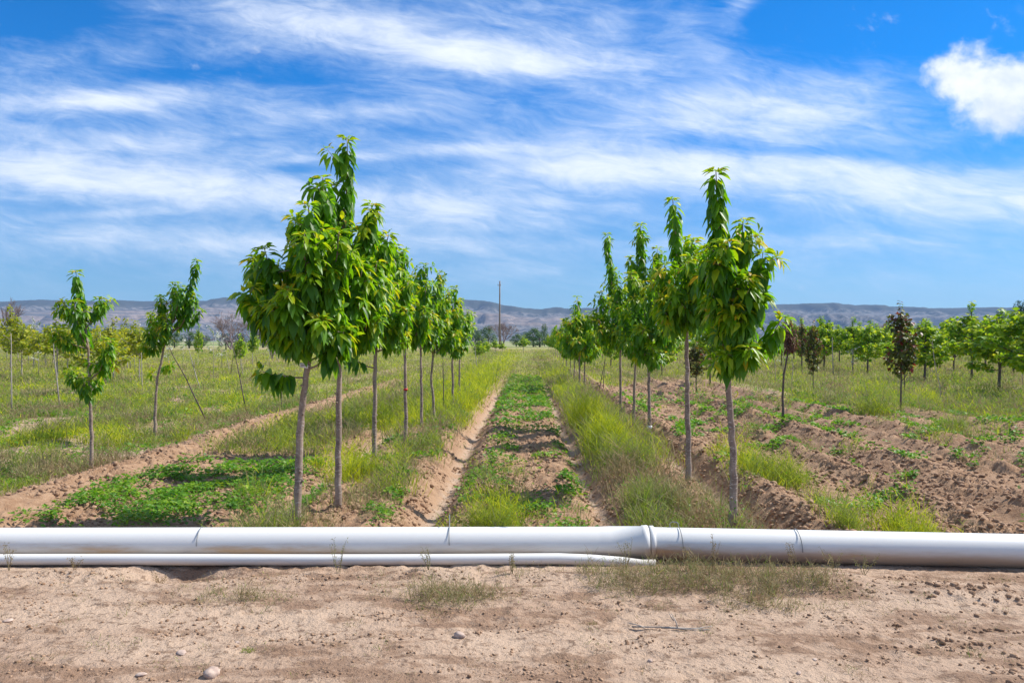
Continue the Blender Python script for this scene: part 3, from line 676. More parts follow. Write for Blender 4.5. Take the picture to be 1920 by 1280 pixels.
# second row on the left
px_tree(163, 868, [(163, 800), (161, 720), (157, 640), (152, 600), (140, 540)],
    [(600, 131, 497, 0, .1, 4), (600, 176, 548, .1, .4, 7), (600, 118, 556, -.1, .4, 7), (640, 112, 612, -.2, .4, 8), (640, 134, 590, .2, .3, 6), (700, 207, 628, -.1, .3, 8), (715, 112, 682, .1, .3, 7), (735, 158, 700, -.15, .1, 5), (720, 170, 690, .2, .2, 4), (640, 150, 555, -.25, .3, 6)],
    'lone cherry tree with separate drooping tufts, left of the leaning young cherry', 'cherry trees of the far left row', .034, .135, 31, .020, pull=.0, dens=.9, sublen=(.09, .21))
px_tree(285, 815, [(285, 760), (289, 700), (300, 650), (313, 600), (330, 560)],
    [(600, 364, 480, 0, .15, 6), (610, 320, 522, .1, .35, 7), (620, 300, 548, -.1, .3, 8), (640, 272, 580, .1, .3, 8), (620, 367, 545, -.1, .4, 6), (610, 368, 572, .15, .4, 5), (680, 322, 676, -.1, .3, 5), (650, 272, 640, -.2, .3, 7), (640, 320, 585, -.3, .2, 8), (640, 285, 610, -.35, .2, 8), (625, 335, 545, .3, .3, 6), (700, 270, 690, .1, .6, 2), (600, 345, 530, -.2, .3, 5)],
    'young cherry tree leaning right over weeds, right of the lone tufted cherry', 'cherry trees of the far left row', .038, .135, 32, .020, pull=.0, dens=.8, sublen=(.08, .20))

# generic prototypes ------------------------------------------------
def proto(name, h, zc, rc, nlimb, LL, seed, style, leafmat, barkmat='cherry_bark', step=.035, subs=5, r0=.032, spike=0.0, span=.55):
    rng = np.random.default_rng(seed)
    tr = [np.array([0, 0, 0.]), np.array([rng.normal(0, .02), rng.normal(0, .02), zc]), np.array([rng.normal(0, .05), rng.normal(0, .05), h - .15])]
    lim = [(tr[1], np.array([tr[2][0] + rng.normal(0, .08), tr[2][1], h + spike]), .05, .25, subs)]
    for i in range(nlimb):
        f = (i + .5) / nlimb; z0 = zc + (h - zc) * f * span; a = i * GA + rng.normal(0, .3)
        r = rc * (math.sin(math.pi * min(1, (f * .75 + .22))) ** .7) * rng.uniform(.75, 1.1)
        z1 = z0 + (h - zc) * rng.uniform(.12, .42) * (1 - .3 * f)
        p0 = tr[1] + (tr[2] - tr[1]) * ((z0 - zc) / (h - .15 - zc))
        lim.append((p0, np.array([p0[0] + math.cos(a) * r, p0[1] + math.sin(a) * r, z1]), .2, .25, subs))
    return tree_meshes(name, tr, lim, r0, LL, rng, style, leafmat, barkmat, step, subs, (.10, .30), 5)
rg = np.random.default_rng(5)
PC = [proto('cherry', 2.9, 1.05, .85, 14, .20, 60 + i, 'cherry', 'cherry_leaf', step=.032, subs=8, spike=.15) for i in range(3)]
PM = [proto('maple', 2.75, .72, 1.0, 19, .14, 70 + i, 'maple', 'maple_leaf', 'dark_bark', step=.024, subs=9, r0=.036, spike=.2, span=.72) for i in range(3)]
PY = [proto('sapling', 2.6, .9, 1.1, 15, .13, 80 + i, 'maple', 'yellow_leaf', 'stake_bark', step=.034, subs=8, r0=.026) for i in range(2)]
PR = [proto('maroon', 2.7, .80, .50, 17, .12, 90 + i, 'maple', 'maroon_leaf', 'dark_bark', step=.024, subs=6, r0=.028, spike=.2, span=.8) for i in range(2)]
PS = [proto('small', 2.0, .6, .5, 10, .14, 95 + i, 'maple', 'maple_leaf', 'stake_bark', step=.03, subs=6, r0=.022) for i in range(2)]
ORD = ['sixth', 'seventh', 'eighth', 'ninth', 'tenth', 'eleventh', 'twelfth', 'thirteenth', 'fourteenth', 'fifteenth', 'sixteenth', 'seventeenth', 'eighteenth', 'nineteenth', 'twentieth']
firsts = {}
def place(key, meshes, name, x, y, rot, sc, label, cat, group, tilt=(0, 0)):
    """the first use of a prototype links its own parts, later ones copy it"""
    loc = (x, y, Z(x, y))
    if key not in firsts:
        e = put(name, meshes, loc, label, cat, group); e.rotation_euler = (tilt[0], tilt[1], rot); e.scale = sc if isinstance(sc, tuple) else (sc,) * 3
        firsts[key] = e; return e
    return copy_tree(firsts[key], loc, rot, sc, label, group, tilt)
# rest of the right row
for i, (px, by) in enumerate([(1087, 730), (1096, 722), (1077, 712), (1069, 700), (1062, 690), (1056, 683), (1050, 677), (1045, 672), (1041, 668), (1037, 665), (1033, 662), (1029, 660)]):
    Y = F * H0 / (by - HY); X = (px - VX) * Y / F; k = i % 3
    place('PC%d' % k, PC[k], 'cherry_tree', X, Y, rg.uniform(0, 6.28), float(rg.uniform(.92, 1.08)) * (1.05 if i < 2 else 1),
          'cherry tree %s from the pipe in the right row, in the shrinking line of crowns' % ORD[i], 'tree', GR)
# second right row beyond (partly behind crowns)
for i, (px, by) in enumerate([(1130, 672), (1145, 690), (1110, 664), (1330, 716), (1240, 700), (1205, 683)]):
    Y = F * H0 / (by - HY); X = (px - VX) * Y / F
    place('PM%d' % (i % 3), PM[i % 3], 'maple_tree', X, Y, rg.uniform(0, 6.28), .95,
          ['small green tree seen through the gap left of the right row, the taller trunk', 'green tree half hidden behind the fifth cherry of the right row', 'far green tree between the two groups of right row crowns',
           'yellow green tree half hidden between the two nearest right row trunks', 'green tree behind the second and third cherry trunks of the right row', 'green tree just behind the third cherry trunk of the right row'][i], 'tree', 'green trees seen behind the right row')
# small trees closing the left row
for i, (px, by, s_) in enumerate([(911, 668, .9), (929, 661, .9), (942, 660, .75), (981, 661, 1.15), (898, 676, .8)]):
    Y = F * H0 / (by - HY); X = (px - VX) * Y / F
    place('PS%d' % (i % 2), PS[i % 2], 'small_tree', X, Y, rg.uniform(0, 6.28), (s_ * 1.7, s_ * 1.7, s_ * 1.15),
          ['small bushy green tree left of the utility pole, leftmost of the pair', 'small bushy green tree directly below the utility pole', 'yellow green little tree just right of the utility pole',
           'single round green tree at the end of the centre aisle', 'small tree just beyond the end of the left cherry row'][i], 'tree', 'small trees at the end of the left row')
# right nursery block
MR = [(1541, 690, 588, 1.0), (1594, 691, 590, .95), (1621, 697, 596, 1.0), (1726, 711, 592, 1.05), (1813, 708, 560, 1.05), (1863, 727, 571, 1.05), (1918, 740, 552, 1.1), (1500, 686, 592, .9), (1655, 684, 600, .9), (1755, 690, 600, .9), (1780, 694, 590, .95), (1690, 690, 600, .9), (1838, 690, 596, .9), (1890, 698, 590, .95), (1570, 679, 605, .9), (1462, 684, 600, .85)]
ML = ['green maple between the two maroon trees, its trunk beside a bare stake', 'green maple with a dark twig poking from its top', 'round bright green maple left of the tallest maroon tree', 'green maple just right of the tallest maroon tree', 'green maple whose top shoot curves left',
      'green maple with a strong dark trunk, second from the right edge', 'tall yellow green maple cut by the right edge', 'green maple peeping behind the first maroon tree', 'small pale maple behind the tallest maroon tree, on its left side', 'small yellow maple in the gap before the curved top maple',
      'yellow green maple touching the curved top maple on the left', 'small maple directly behind the tallest maroon tree', 'small maple in the gap between the curved top maple and its right neighbour', 'small maple behind the tall one at the right edge', 'small maple filling the gap between two green maples', 'small yellow green tree behind the dead leaved sapling']
for i, (px, by, ty, s_) in enumerate(MR):
    Y = F * H0 / (by - HY); X = (px - VX) * Y / F; hh = (by - ty) * Y / F; k = i % 3
    place('PM%d' % k, PM[k], 'maple_tree', X, Y, rg.uniform(0, 6.28), (s_ * 1.4, s_ * 1.4, hh / 2.95), ML[i], 'tree', 'green maples of the right hand block')
RR = [(1682, 762, 552, .88, 'tallest maroon leaved tree with a green tinged crown', 0), (1521, 737, 592, .62, 'dark maroon tree with a few red leaves, right of the dead leaved sapling', 1), (1500, 700, 592, .6, 'thin maroon tree close behind the dead leaved sapling', 0), (1304, 735, 640, .9, 'dark purple leaved tree between the two nearest right row trunks', 1)]
for px, by, ty, s_, lb, k in RR:
    Y = F * H0 / (by - HY); X = (px - VX) * Y / F; hh = (by - ty) * Y / F
    place('PR%d' % k, PR[k], 'maroon_tree', X, Y, rg.uniform(0, 6.28), (s_, s_, hh / 2.9), lb, 'tree', 'maroon leaved trees')
used_lb = set()
def near_label(head, px, marks):
    for d_, mp, ph in sorted((abs(px - mp), mp, ph) for mp, ph in marks):
        side = 'directly behind' if d_ < 7 else ('behind and just right of' if px > mp else 'behind and just left of')
        lb = head + ' ' + side + ' the ' + ph
        if lb not in used_lb: used_lb.add(lb); return lb
RM = [(1500, 'thin maroon tree'), (1521, 'dark maroon tree'), (1541, 'maple beside the bare stake'), (1594, 'twig topped maple'), (1621, 'round bright maple'), (1682, 'tallest maroon tree'), (1726, 'maple right of the tallest maroon tree'), (1758, 'tall thin pale whip'), (1813, 'curved top maple'), (1863, 'strong trunked maple'), (1918, 'maple cut by the right edge'), (1466, 'dead leaved sapling')]
LM = [(8, 'tall sapling at the left edge'), (29, 'sapling beside the pale stake'), (62, 'low white blossomed sapling'), (103, 'pale leaning stake'), (163, 'lone tufted cherry'), (205, 'first right hand sapling'), (246, 'blossoming sapling beside the leaning cherry'), (285, 'leaning cherry')]
CM = [(1087, 'sixth right row cherry'), (1113, 'bare pinkish grey tree'), (1163, 'fifth right row cherry'), (1187, 'fourth right row cherry'), (1217, 'third right row cherry'), (1290, 'second right row cherry'), (1373, 'nearest right row cherry')]
for i in range(15):                                                   # back rows closing the view
    px = 1478 + i * 31 + rg.uniform(-8, 8); Y = rg.uniform(62, 85); X = (px - VX) * Y / F
    place('PM%d' % (i % 3), PM[i % 3], 'maple_tree', X, Y, rg.uniform(0, 6.28), (1.6, 1.6, rg.uniform(1.05, 1.3)), near_label('back row maple', px, RM), 'tree', 'maples of the back rows')
for i in range(11):
    px = -5 + i * 25 + rg.uniform(-8, 8); Y = rg.uniform(52, 78); X = (px - VX) * Y / F
    place('PY%d' % (i % 2), PY[i % 2], 'sapling', X, Y, rg.uniform(0, 6.28), (1.4, 1.4, rg.uniform(1.1, 1.4)), near_label('back row yellow sapling', px, LM), 'tree', 'yellow green saplings of the back rows')
for i in range(9):
    px = 1095 + i * 36 + rg.uniform(-8, 8); Y = rg.uniform(75, 100); X = (px - VX) * Y / F
    place('PM%d' % (i % 3), PM[i % 3], 'maple_tree', X, Y, rg.uniform(0, 6.28), (1.4, 1.4, rg.uniform(.9, 1.1)), near_label('far back row green tree', px, CM), 'tree', 'trees of the back rows behind the right row')
# dead-leaved sapling
def dead():
    rng = np.random.default_rng(99); Y = F * H0 / (790 - HY); X = (1466 - VX) * Y / F; k = Y / F
    tr = [np.array([0, 0, 0.]), np.array([-.02, 0, .45]), np.array([.0, 0, .9]), np.array([8 * k, 0, 125 * k]), np.array([12 * k, 0, 185 * k])]
    lim = [(tr[3], np.array([d_ * k, rng.normal(0, .1), z_ * k]), .1, .15, 3) for d_, z_ in [(12, 192), (2, 170), (22, 172), (0, 150), (20, 150), (10, 180)]]
    tg = tree_meshes('dead', tr, lim, .030, .10, rng, 'cherry', 'dead_leaf', 'dark_bark', .022, 3, (.06, .14), 8)
    put('dead_sapling', tg, (X, Y, Z(X, Y)), 'crooked sapling with a clump of dead brown leaves, alone on the ploughed soil', 'tree', None)
dead()
# left block: yellow-green saplings
YL = [(29, 705, 583, 'yellow green sapling nearest the left edge, beside a pale stake'), (8, 688, 560, 'tall yellow green sapling cut by the left edge'), (52, 690, 600, 'yellow green sapling with white blossom showing behind it'), (98, 712, 575, 'yellow green sapling just left of the lone tufted cherry'), (118, 700, 590, 'sapling half hidden behind the crown of the lone tufted cherry, on its left'),
      (205, 705, 580, 'yellow green sapling right of the lone tufted cherry, the first of its group'), (184, 735, 600, 'sapling whose thin trunk shows right of the lone cherry trunk'), (232, 690, 585, 'yellow green sapling midway between the lone cherry and the leaning cherry'), (254, 712, 590, 'yellow green sapling touching the left side of the leaning cherry'), (76, 684, 605, 'low yellow sapling behind the pale leaning stake'), (150, 688, 600, 'yellow green sapling directly behind the lone tufted cherry'), (215, 680, 610, 'small sapling behind the group right of the lone cherry')]
for i, (px, by, ty, lb) in enumerate(YL):
    Y = F * H0 / (by - HY); X = (px - VX) * Y / F; hh = (by - ty) * Y / F; s_ = hh / 2.75
    place('PY%d' % (i % 2), PY[i % 2], 'sapling', X, Y, rg.uniform(0, 6.28), (min(1.45, s_ * 1.15),) * 2 + (s_,), lb, 'tree', 'yellow green saplings in the left field')
for i, (px, by, ty, lb) in enumerate([(448, 690, 618, 'small columnar green tree left of its twin under the bare grey trees'), (470, 684, 606, 'small columnar green tree, the taller right one under the bare grey trees'), (367, 684, 600, 'thin pale green sapling right of the leaning cherry')]):
    Y = F * H0 / (by - HY); X = (px - VX) * Y / F; hh = (by - ty) * Y / F
    place('PS%d' % (i % 2), PS[i % 2], 'small_tree', X, Y, rg.uniform(0, 6.28), (1.0 if i < 2 else .7, 1.0 if i < 2 else .7, hh / 2.05), lb, 'tree', 'columnar trees in the left field')
# white blossomed saplings
def blossom(seed):
    rng = np.random.default_rng(seed); tg = Geo(); lg = Geo(); bg_ = Geo()
    tube(tg, [(0, 0, -.05), (.02, 0, 1.0), (.0, .03, 2.4)], [.018, .014, .006], 6)
    for i in range(9):
        z0 = rng.uniform(1.0, 2.3); a = rng.uniform(0, 6.28); l_ = rng.uniform(.2, .5)
        pts = limb_path((0, .01, z0), (math.cos(a) * l_, math.sin(a) * l_, z0 + rng.uniform(.0, .3)), .15, 4, rng); tube(bg_, pts, [.007, .006, .004, .003], 4)
        n = 26; P, _ = resample(pts, .01); P = P[rng.integers(len(P) // 3, len(P), n)] + rng.normal(0, .035, (n, 3))
        white = i % 3 != 2
        leaves(lg, P, rng.normal(0, 1, (n, 3)), rng.normal(0, 1, (n, 3)) + np.array([0, 0, 1.]), rng.uniform(.05, .09, n), rng.uniform(.04, .07, n),
               np.where(rng.random(n) < (.75 if white else .1), rng.uniform(.5, 1, n), rng.uniform(0, .35, n)), .1, .1, True)
    return [('trunk', tg.mesh('blossom trunk', M['stake_bark'], True)), ('branches', bg_.mesh('blossom branches', M['stake_bark'], True)), ('crown', lg.mesh('blossom crown', M['blossom']))]
PB = [blossom(201), blossom(202)]
for i, (px, by, ty, lb) in enumerate([(55, 690, 595, 'white blossomed sapling near the left edge, the taller of two'), (62, 702, 648, 'low sapling with white blossom near the left edge'), (246, 695, 608, 'blossoming sapling just left of the leaning cherry'), (310, 700, 640, 'white blossom showing right of the leaning cherry trunk'), (396, 706, 610, 'white blossomed sapling in open grass below the mesa'),
                        (338, 690, 624, 'sparse blossoming sapling right of the leaning cherry crown'), (412, 690, 630, 'sparse blossoming sapling below the bare grey trees'), (502, 686, 632, 'blossoming sapling beside the dead brown bush'), (1594, 698, 648, 'small white blossomed sapling in front of the maples'), (1906, 720, 660, 'white blossomed sapling at the right edge'), (1466, 700, 640, 'pale blossomed whip right of the nearest right row cherry')]):
    Y = F * H0 / (by - HY); X = (px - VX) * Y / F; hh = (by - ty) * Y / F
    place('PB%d' % (i % 2), PB[i % 2], 'blossom_sapling', X, Y, rg.uniform(0, 6.28), (.9, .9, hh / 2.4), lb, 'tree', 'white blossomed saplings')
# bare whips and stakes
def whip(x0, y0, x1, y1, label, matk='stake_bark', r=.013, fork=0):
    Y = F * H0 / (y0 - HY); X = (x0 - VX) * Y / F; k = Y / F; rng = np.random.default_rng(int(x0 * 7 + y0))
    g = Geo(); top = np.array([(x1 - x0) * k, rng.uniform(-.15, .15), (y0 - y1) * k])
    pts = [np.array([0, 0, -.05])] + [top * f + np.array([rng.normal(0, .012), 0, 0]) for f in (.3, .6, .85, 1.0)]
    tube(g, pts, [r, r * .9, r * .75, r * .55, r * .35], 6)
    for j in range(fork):
        b = top * rng.uniform(.5, .9); tube(g, [b, b + np.array([rng.uniform(-.2, .2), rng.uniform(-.1, .1), rng.uniform(.15, .35)])], [r * .45, r * .2], 4)
    o = link('bare_whip', g.mesh('bare whip', M[matk], True), None, (X, Y, Z(X, Y)))
    tag(o, label, 'sapling', 'bare whips and stakes')
WL = [(10, 768, 3, 615, 'upright pale stake at the left edge', 'stake_bark', .02, 0), (103, 760, 84, 606, 'pale stake leaning left beside the lone tufted cherry', 'stake_bark', .022, 0), (99, 712, 100, 645, 'thin upright whip behind the pale leaning stake', 'stake_bark', .02, 0), (386, 783, 314, 634, 'long dark whip leaning left, right of the leaning cherry', 'dark_bark', .018, 1),
      (373, 728, 343, 640, 'pale whip crossing the long dark leaning whip', 'stake_bark', .02, 2), (461, 770, 430, 634, 'dark whip leaning left in the open grass', 'dark_bark', .017, 2), (528, 760, 524, 715, 'short dark whip below the lowest leaves of the biggest cherry', 'dark_bark', .014, 0), (261, 728, 255, 655, 'pale whip left of the leaning cherry trunk', 'stake_bark', .022, 1),
      (206, 712, 203, 655, 'pale whip right of the lone tufted cherry', 'stake_bark', .024, 1), (186, 736, 181, 668, 'thin upright whip beside the lone cherry trunk', 'stake_bark', .018, 0), (429, 700, 436, 650, 'dark short whip among the far blossoming saplings', 'dark_bark', .018, 1), (427, 696, 420, 655, 'pale short whip among the far blossoming saplings', 'stake_bark', .018, 1), (453, 704, 450, 670, 'short whip with a few buds left of the dark bush', 'stake_bark', .018, 2),
      (481, 690, 476, 660, 'short whip under the taller columnar tree', 'dark_bark', .02, 1), (520, 676, 500, 628, 'whip leaning beside the dead brown bush', 'stake_bark', .03, 2), (895, 690, 888, 630, 'white barked whip leaning left beyond the left cherry row', 'stake_bark', .022, 2), (833, 777, 831, 660, 'thin whip between the sixth and seventh left row cherries', 'dark_bark', .014, 0),
      (1122, 728, 1136, 668, 'thin dark whip leaning right before the fifth right row cherry', 'dark_bark', .016, 0), (1131, 728, 1134, 667, 'thin dark upright whip before the fifth right row cherry', 'dark_bark', .014, 0), (1558, 697, 1557, 628, 'pale stake between two green maples', 'stake_bark', .035, 0), (1452, 715, 1446, 655, 'white whip left of the dead leaved sapling', 'stake_bark', .018, 1), (1481, 722, 1482, 665, 'pale whip right of the dead leaved sapling', 'stake_bark', .018, 1),
      (1621, 736, 1612, 705, 'short white leaning stick in a weed clump', 'stake_bark', .014, 0), (1758, 750, 1742, 625, 'tall thin pale whip right of the tallest maroon tree', 'stake_bark', .012, 2), (1690, 735, 1688, 660, 'second dark stem behind the tallest maroon tree trunk', 'dark_bark', .022, 0), (1812, 700, 1798, 665, 'slanting pale whip under the curved top maple', 'stake_bark', .02, 1)]
for w_ in WL: whip(w_[0], w_[1], w_[2], w_[3], w_[4], w_[5], w_[6], w_[7])

# bare grey trees, dead bush
def bare_tree(px, by, ty, wid, label, depth, name='bare_tree', dense=1.0, seed=0, trunk=.12):
    rng = np.random.default_rng(seed); Y = depth; X = (px - VX) * Y / F; hh = (HY - ty) * Y / F + H0; wd = wid * Y / F / 2
    tg = Geo(); bg_ = Geo()
    def grow(p, d, l_, r, lev, geo):
        e = p + d * l_; mid = p + d * l_ * .5 + rng.normal(0, .05 * l_, 3)
        tube(geo, [p, mid, e], [r, r * .8, r * .6], 5 if lev < 2 else 3, cap=False)
        if lev >= 5: return
        for j in range(int(round((3 if lev < 4 else 4) * dense))):
            nd = d + rng.normal(0, .55, 3) * np.array([wd / hh * 2.0, wd / hh * 2.0, .6]); nd[2] += .12; nd /= np.linalg.norm(nd)
            grow(e if rng.random() < .5 else p + d * l_ * rng.uniform(.55, 1), nd, l_ * rng.uniform(.62, .85), max(r * .58, .010 * Y / 100), lev + 1, bg_)
    for s_ in range(3):
        d = np.array([rng.uniform(-1, 1) * wd / hh * 1.5, rng.uniform(-1, 1) * .4, 1.]); d /= np.linalg.norm(d)
        grow(np.array([rng.normal(0, .2), rng.normal(0, .2), -.1]), d, hh * .30, hh * .022, 0, tg)
    e = empty(name, (X, Y, Z(X, Y)), label, 'tree', 'bare grey trees far behind' if name == 'bare_tree' else None)
    link('trunk', tg.mesh('bare trunk', M['twig'], True), e); link('crown', bg_.mesh('bare crown', M['twig'], True), e)
bare_tree(432, 640, 578, 70, 'wide bare grey tree below the left mesa, left of its neighbour', 150, seed=3)
bare_tree(464, 640, 586, 60, 'bare grey tree below the left mesa, right neighbour of the wide one', 155, seed=4)
bare_tree(940, 640, 592, 46, 'bare grey tree at the foot of the utility pole', 190, seed=5)
bare_tree(1113, 640, 594, 44, 'bare pinkish grey tree showing left of the fifth right row cherry', 200, seed=6)
bare_tree(1652, 640, 602, 30, 'small bare tree among the green maples', 190, seed=7)
bare_tree(4, 640, 564, 30, 'bare tree cut by the left edge under the mesa', 160, seed=8)
bare_tree(512, 672, 628, 26, 'dense dead brown bush left of the biggest cherry', 75, name='dead_bush', dense=1.35, seed=9)

# distant leafy trees --------------------------------------------------
def far_tree(seed, leafmat, tall=1.0):
    rng = np.random.default_rng(seed); lg = Geo(); tg = Geo()
    tube(tg, [(0, 0, -.3), (0, .05, 2.0), (.1, 0, 4.5)], [.28, .2, .1], 6)
    for i in range(5):
        a = i * 1.3; tube(tg, [(0, 0, 1.5 + i * .4), (math.cos(a) * 1.2, math.sin(a) * 1.2, 3.6 + .3 * i)], [.1, .04], 4)
    for i in range(46):
        a = rng.uniform(0, 6.28); zz = rng.uniform(.9, 6.2); r = 2.5 * math.sqrt(max(.05, 1 - ((zz - 3.1) / 3.3) ** 2)) * rng.random() ** .45
        c = np.array([math.cos(a) * r, math.sin(a) * r, zz * tall]); n = 62; q = rng.normal(0, 1, (n, 3)); q /= np.linalg.norm(q, axis=1, keepdims=True)
        P = c + q * rng.uniform(.35, .8, (n, 1)) * np.array([1, 1, .75])
        leaves(lg, P, q + rng.normal(0, .5, (n, 3)), np.array([[0, 0, 1.]]) + q * .6, rng.uniform(.18, .36, n), rng.uniform(.14, .26, n), np.clip(rng.normal(.45 + .25 * rng.normal(), .2, n), 0, 1), .15, .1, True)
    return [('trunk', tg.mesh('far trunk', M['dark_bark'], True)), ('crown', lg.mesh('far crown', M[leafmat]))]
PF = [far_tree(301, 'far_leaf'), far_tree(302, 'far_leaf'), far_tree(303, 'evergreen_leaf', 1.25)]
FT = [(890, 200, 612, 30, 0, 'distant green tree just right of the left row crowns'), (915, 210, 608, 34, 1, 'distant green tree left of the utility pole'), (900, 190, 622, 24, 0, 'low distant tree under the ones left of the pole'), (872, 230, 612, 34, 1, 'distant green tree behind the end of the left row'),
      (1000, 230, 612, 34, 1, 'wide distant green tree right of the aisle end tree'), (1021, 260, 604, 18, 0, 'round dark distant tree standing above the treeline'), (985, 250, 620, 30, 0, 'low distant tree behind the aisle end tree'), (1012, 220, 622, 34, 0, 'low wide distant tree under the round dark one'), (968, 240, 624, 26, 1, 'low distant tree right of the bare pole side tree'), (1045, 230, 620, 30, 1, 'distant tree behind the far crowns of the right row'),
      (350, 190, 618, 36, 0, 'dark distant bush right of the leaning cherry'), (375, 200, 622, 30, 1, 'low distant bush left of the wide bare tree'), (420, 165, 622, 30, 2, 'dark bush under the wide bare tree'), (450, 160, 624, 34, 2, 'dark bush under the right bare tree'), (490, 200, 618, 36, 1, 'pale distant tree behind the dead brown bush'), (322, 200, 620, 30, 1, 'distant bush behind the leaning cherry'),
      (1130, 220, 616, 40, 0, 'distant green tree behind the far right row'), (1260, 220, 618, 50, 1, 'distant tree behind the second right row cherry'), (1400, 220, 612, 50, 0, 'distant tree behind the nearest right row crown'),
      (1868, 110, 574, 34, 2, 'dark evergreen behind the maples, the left of two'), (1908, 110, 556, 42, 2, 'dark evergreen behind the maples at the right edge'), (1700, 180, 614, 40, 1, 'distant tree behind the tallest maroon tree'), (1620, 200, 616, 40, 0, 'distant tree behind the round bright maple'), (1545, 200, 616, 40, 1, 'distant tree behind the maple beside the stake'), (1770, 180, 612, 40, 0, 'distant tree filling the gap right of the maroon tree'),
      (25, 160, 606, 40, 1, 'distant tree behind the saplings at the left edge'), (90, 180, 612, 36, 0, 'distant tree behind the pale leaning stake'), (170, 180, 614, 40, 1, 'distant tree behind the lone tufted cherry'), (240, 190, 614, 36, 0, 'distant tree behind the saplings left of the leaning cherry'), (555, 200, 614, 50, 0, 'distant tree behind the biggest cherry trunk'), (700, 200, 616, 50, 1, 'distant tree behind the third cherry of the left row'), (780, 200, 616, 40, 0, 'distant tree behind the fifth cherry of the left row')]
for i, (px, Y, ty, wpx, k, lb) in enumerate(FT):
    X = (px - VX) * Y / F; hh = (HY - ty) * Y / F + H0; wd = wpx * Y / F
    place('PF%d' % k, PF[k], 'distant_tree', X, Y, rg.uniform(0, 6.28), (wd / 5.6, wd / 5.6, hh / (6.9 if k < 2 else 8.4)), lb, 'tree', 'distant trees behind the nursery')

# utility pole
def pole():
    Y = 170.0; X = (937 - VX) * Y / F; top = (HY - 526) * Y / F + H0
    e = empty('utility_pole', (X, Y, Z(X, Y)), 'tall dark wooden utility pole rising above the bare tree', 'utility pole')
    g = Geo(); tube(g, [(0, 0, -.3), (0, 0, top / 2), (.02, 0, top)], [.20, .17, .13], 10); link('pole', g.mesh('pole', M['pole'], True), e)
    g = Geo(); tube(g, [(-.42, -.18, top - .95), (.25, -.18, top - .95)], [.06, .06], 6); link('crossarm', g.mesh('crossarm', M['pole'], True), e)
    for sx in (-.38, .2):
        g = Geo(); tube(g, [(sx, -.18, top - .9), (sx, -.18, top - .7)], [.07, .05], 6); link('insulator', g.mesh('insulator', M['wire'], True), e)
pole()

# ------------------------------------------------------------------ pipes
def ring_pipe(name, x0, x1, ycf, zc, prof, matk, k=56):
    zf = zc if callable(zc) else (lambda x: zc)
    """prof: (x, radius) stations"""
    V = []; st = sorted(prof)
    for x, r in st:
        yc = ycf(x)
        for j in range(k):
            a = 2 * math.pi * j / k; V.append((x, yc + r * math.cos(a), zf(x) + r * math.sin(a)))
    T = []
    for i in range(len(st) - 1):
        for j in range(k):
            a0 = i * k + j; b0 = i * k + (j + 1) % k; T.append((a0, b0, b0 + k, a0 + k))
    me = tri_mesh(name, V, T, None, (M[matk],), True)
    return me
R = .134; ZC = .118
JX = (1217 - VX) * 6.42 / F                        # the joint
def yL(x): return 6.30 + (x + 4.6) / (JX + 4.6) * .15
def yR(x): return 6.45 - (x - JX) / (4.2 - JX) * .20
xsL = list(np.arange(-9.0, JX - .42, .25))
prof = [(x, R) for x in xsL] + [(JX - .40, R), (JX - .32, R + .003), (JX - .06, R + .004), (JX - .055, R + .011), (JX - .012, R + .011), (JX - .008, R + .001)]
e = empty('irrigation_pipe', (JX - 3, yL(JX - 3), ZC - R), 'thick white irrigation pipe with a flared socket end, left of the joint', 'pipe', 'thick white irrigation pipes')
def child(name, me, par):
    o = link(name, me, par); o.matrix_parent_inverse = par.matrix_basis.inverted(); return o
bpy.context.view_layer.update()
child('barrel', ring_pipe('barrel', 0, 0, yL, ZC, prof[:len(xsL) + 1], 'pvc'), e)
child('socket', ring_pipe('socket', 0, 0, yL, ZC, prof[len(xsL):], 'pvc'), e)
e2 = empty('irrigation_pipe', (JX + 3, yR(JX + 3), ZC - R), 'thick white irrigation pipe pushed into the socket, right of the joint', 'pipe', 'thick white irrigation pipes')
child('barrel', ring_pipe('barrel', 0, 0, yR, ZC, [(x, R - .004) for x in [JX - .03] + list(np.arange(JX + .1, 9, .25))], 'pvc'), e2)
child('collar', ring_pipe('collar', 0, 0, yR, ZC, [(JX + .002, R + .003), (JX + .006, R + .008), (JX + .035, R + .008), (JX + .04, R - .003)], 'pvc'), e2)
ex = (1236 - VX) * 6.08 / F
def yT(x): return yL(x) - R - .046
o = link('thin_pipe', ring_pipe('thin_pipe', 0, 0, yT, lambda x: .046 - .062 * float(sm(.2, 1.25, x)) + .004 * math.sin(x * 1.3), [(x, .043) for x in np.arange(-9, ex, .25)] + [(ex, .043), (ex + .001, .037), (ex - .1, .035)], 'pvc_thin', 32))
tag(o, 'thin white plastic pipe lying in front of the thick one', 'pipe')
